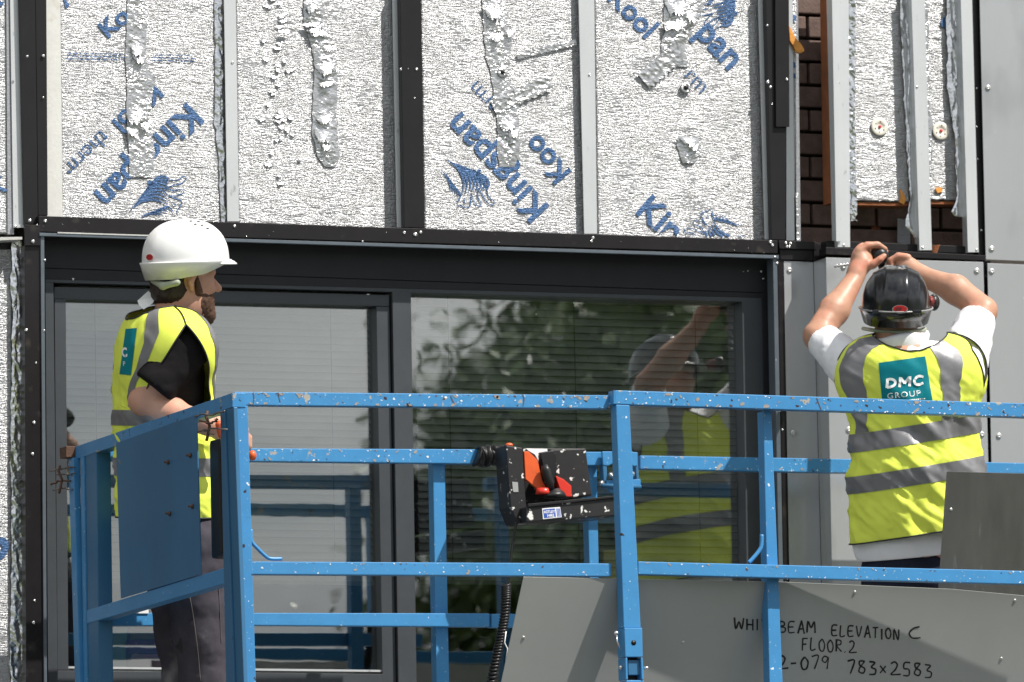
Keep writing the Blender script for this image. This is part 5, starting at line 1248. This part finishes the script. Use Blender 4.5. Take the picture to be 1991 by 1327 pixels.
hf1 = np.array([.89, .455, 0]); hf1 /= np.linalg.norm(hf1); hs1 = np.array([hf1[1], -hf1[0], 0.])
C1 = L1(351, 549, .0)
body1 = [(q, .04) for q in tors1]+arm1+[(cap(L1(352, 575, .0), L1(334, 648, .0), .056, .062), .03)]+head_prims(C1, hf1, hs1, UZ)
for sg in (-1, 1): body1 += [(cap(S1(345, 1040, 0, sg*.09), S1(378, 1330, 0, sg*.10), .085, .056), .03), (cap(S1(378, 1330, 0, sg*.10), S1(366, 1600, 0, sg*.11), .052, .038), .02), (cap(S1(366, 1625, -.02, sg*.11), S1(366, 1636, .14, sg*.13), .036, .030), .02)]
blobs(m1, body1, .0048, 'skin1', 'body', L1(190, 1690, -.36), L1(520, 420, .36), lambda p: .0014*fbm(p*28, 3)+.0004*fbm(p*120, 2))
# hair and beard
def e1(a, b, c, r): return ell(C1+hf1*a+hs1*b+UZ*c, r, [hf1, hs1, UZ])
hw = lambda p: .0035*fbm(p*np.array([150, 150, 60]), 2)
big = (L1(300, 640, -.2), L1(440, 430, .2))
blobs(m1, [(e1(-.008, 0, .044, (.097, .081, .090)), .01), (e1(-.030, 0, -.030, (.060, .066, .050)), .02)], .0032, 'hair', 'hair', L1(280, 640, -.15), L1(450, 430, .15), hw,
      [half(C1+hf1*.012+UZ*.0, -hf1*.75+UZ*.55, L1(280, 640, -.15), L1(450, 430, .15)), dict(f=ell(C1+hs1*.085-UZ*.002+hf1*.004, (.030, .03, .034), [hf1, hs1, UZ])['f'], lo=C1-.15, hi=C1+.15)])
blobs(m1, [(e1(.038, 0, -.050, (.066, .061, .064)), .02), (e1(.078, 0, -.096, (.032, .036, .032)), .02), (cap(C1+hf1*.030+hs1*.064-UZ*.030, C1+hf1*.018+hs1*.071+UZ*.020, .012, .006), .01)], .0030, 'beard', 'beard', L1(300, 640, -.15), L1(450, 500, .15),
      lambda p: .0030*fbm(p*np.array([190, 190, 120]), 2),
      [dict(f=lambda p: np.interp((p-C1)@hf1, [.012, .030, .060, .085, .12], [.030, .005, -.022, -.030, -.030])-((p-C1)@UZ), lo=C1-.2, hi=C1+.2), dict(f=lambda p: ((p-C1)@hf1)-.004, lo=C1-.2, hi=C1+.2)])
# black t-shirt
sl1 = cap(S1(332, 680, 0, .14), L1(311, 746, -.165), .070, .068); nn = S1(332, 680, 0, .14)-L1(314, 742, -.15)
blobs(m1, [(q, .04) for q in [ell(L1(316, 735), (.120, .172, .19), A1), ell(L1(326, 880), (.124, .160, .20), A1), ell(L1(332, 985), (.122, .158, .10), A1), cap(S1(326, 672, 0, -.13), S1(326, 672, 0, .13), .065), ell(L1(322, 655), (.078, .102, .050), A1)]]+[(sl1, .03), (cap(S1(322, 680, 0, -.14), L1(330, 745, .22), .070, .066), .03)],
      .0055, 'tshirt_b', 'black_tshirt', L1(210, 1090, -.34), L1(450, 600, .34), lambda p: .004*fbm(p*np.array([16, 16, 20])+8, 3, True),
      [half(L1(308, 757, -.17), nn, L1(240, 800, -.34), L1(400, 720, -.13)), half(L1(330, 745, .22), np.array([0, -.3, 1.]), L1(240, 800, .16), L1(420, 700, .34)), half(L1(330, 1030, 0), (0, 0, 1), L1(200, 1100, -.3), L1(460, 1030, .3))])
# work trousers
tr_, vv, ff = blobs(m1, [(ell(L1(338, 1050), (.145, .175, .15), A1), .04)]+[(cap(S1(352+0, 1060, .01, sg*.085), S1(384, 1330, .0, sg*.09), .108, .076), .04) for sg in (-1, 1)]+[(cap(S1(384, 1330, 0, sg*.09), S1(368, 1600, 0, sg*.10), .076, .068), .03) for sg in (-1, 1)],
      .0065, 'trouser', 'work_trousers', L1(210, 1680, -.32), L1(480, 960, .32), lambda p: .007*fbm(p*np.array([12, 12, 9])+2, 3, True)+.002*fbm(p*45, 2), [half(L1(338, 985, 0), (0, 0, -1), L1(200, 992, -.3), L1(500, 940, .3))])
for sg in (-1, 1):
    c = S1(366, 1628, .0, sg*.11); blobs(m1, [(cap(c-f1*.05, S1(366, 1638, .17, sg*.12), .050, .042), .02)], .008, 'blackplastic', 'boot', c-np.array([.14, .14, .09]), c+np.array([.27, .22, .09]))
pt = projector([tr_], .002)
decal('torn_patch', [(332, 1246), (338, 1242), (351, 1241), (354, 1258), (355, 1270), (350, 1268), (340, 1257)], 'piping', pt, tr_)
for xs in ([(369, 1160), (376, 1200), (384, 1260), (390, 1325)], [(425, 1140), (428, 1190), (430, 1250)]): tube('trouser_seam', [pt(*q) for q in smooth_path(xs, 5)], .0013, 'wire', tr_, 5)
# vest
V1 = Vest(m1, tors1+[cap(S1(332, 682, 0, .12), L1(336, 698, -.11), .064, .060)], ([1010, 770], [326, 320]), -f1, s1, 1006, 792, -.0, ([0, .1, 10, 20, 30, 42, 62], [90, 55, 53, 60, 74, 90, 90]), (66, 72), (50, 72), .031, 9, .0100)
w1b = V1.sheet('yellow_vest', 'hivis', 1, -1, 1, 0, 1, 90, 110); w1f = V1.sheet('yellow_vest', 'hivis', -1, -1, 1, 0, 1, 90, 110)
def tq(py): return (V1.hem-py)/(V1.hem-V1.pit)*.68
for sg, par in ((1, w1b), (-1, w1f)):
    for a, b in ((827, 797), (925, 890)): V1.sheet('reflective_band', 'reflect', sg, -1, 1, tq(a), tq(b), 80, 9, .0022, par)
    for q in (-1, 1): V1.sheet('reflective_band', 'reflect', sg, lambda t, q=q: q*(.56 if t < .7 else np.interp(t, [.7, .85, 1], [.56, .62, .54])), lambda t, q=q: q*(.72 if t < .7 else np.interp(t, [.7, .85, 1], [.72, .78, .72])), tq(796.5), 1.0, 9, 60, .0022, par)
    tl = np.linspace(.665, 1, 40); ul = np.linspace(-1, 1, 60)
    V1.edge(np.full(40, -1.), tl, sg, par); V1.edge(np.full(40, 1.), tl, sg, par); V1.edge(ul, np.full(60, 1.), sg, par); V1.edge(ul, np.full(60, .001), sg, par)
pv = projector([w1b, w1f], .0035); qv = []
for j in range(14):
    for i in range(8):
        u, v = i/7, j/13; qv.append(pv(244+u*22-v*12, 640-u*2+v*88+u*v*4))
mk('teal_patch', qv, grid_faces(8, 14)[:, ::-1], 'teal', w1b, True)
pv2 = projector([w1b, w1f], .0050)
text_on('vest_lettering', 'C', 237, 694, 4, 17, 'whiteprint', pv2, w1b, .045, .62); text_on('vest_lettering', 'P', 239, 712, 4, 9, 'whiteprint', pv2, w1b, .0, .75)
# folded white label standing up at the collar
mk('collar_tag', [Vector(q) for q in m1.world(np.array([L1(268, 585, -.03), L1(289, 566, -.02), L1(304, 578, -.02), L1(298, 590, -.04), L1(281, 602, -.05), L1(272, 594, -.04)]))], [(0, 1, 2, 3), (0, 3, 4, 5)], 'whiteprint', m1.T)
# helmet
u1 = np.array([-.06, -.03, 1.]); f1h = np.array([hf1[0], hf1[1], .045]); f1h /= np.linalg.norm(f1h); s1h = np.cross(f1h, u1); s1h /= np.linalg.norm(s1h); u1 = np.cross(s1h, f1h)
HC = L1(361, 508, .0)
h1 = helmet(m1, HC, f1h, s1h, u1, .132, .106, .124, 'helmet_w', .052, .040, .010, .021, m1.T, .0010)
ph = projector([h1]+list(h1.children), .003)
decal('badge_rim', el(290, 501, 8.5, 7.5), 'helmet_w', ph, h1); decal('red_badge', el(290.5, 500.5, 6.5, 5.8), 'redbadge', projector([h1]+list(h1.children), .006), h1)
for x_, y_ in ((380, 436), (393, 438), (404, 444), (371, 430), (386, 431)): decal('vent_slot', el(x_, y_, 3.2, 1.2, 10), 'blackplastic', ph, h1)
blobs(m1, [(cap(L1(300, 545, -.05), L1(320, 556, -.09), .010), .01), (cap(L1(320, 556, -.09), L1(348, 549, -.10), .010), .01)], .003, 'strap', 'head_band', L1(280, 575, -.14), L1(370, 525, .0))
# orange glove and cloth hanging at the near post
og = blobs(m1, [(cap(L1(436, 824, -.27), L1(440, 846, -.27), .012, .010), .008)], .003, 'orange', 'orange_tag', L1(420, 870, -.32), L1(455, 805, -.22))
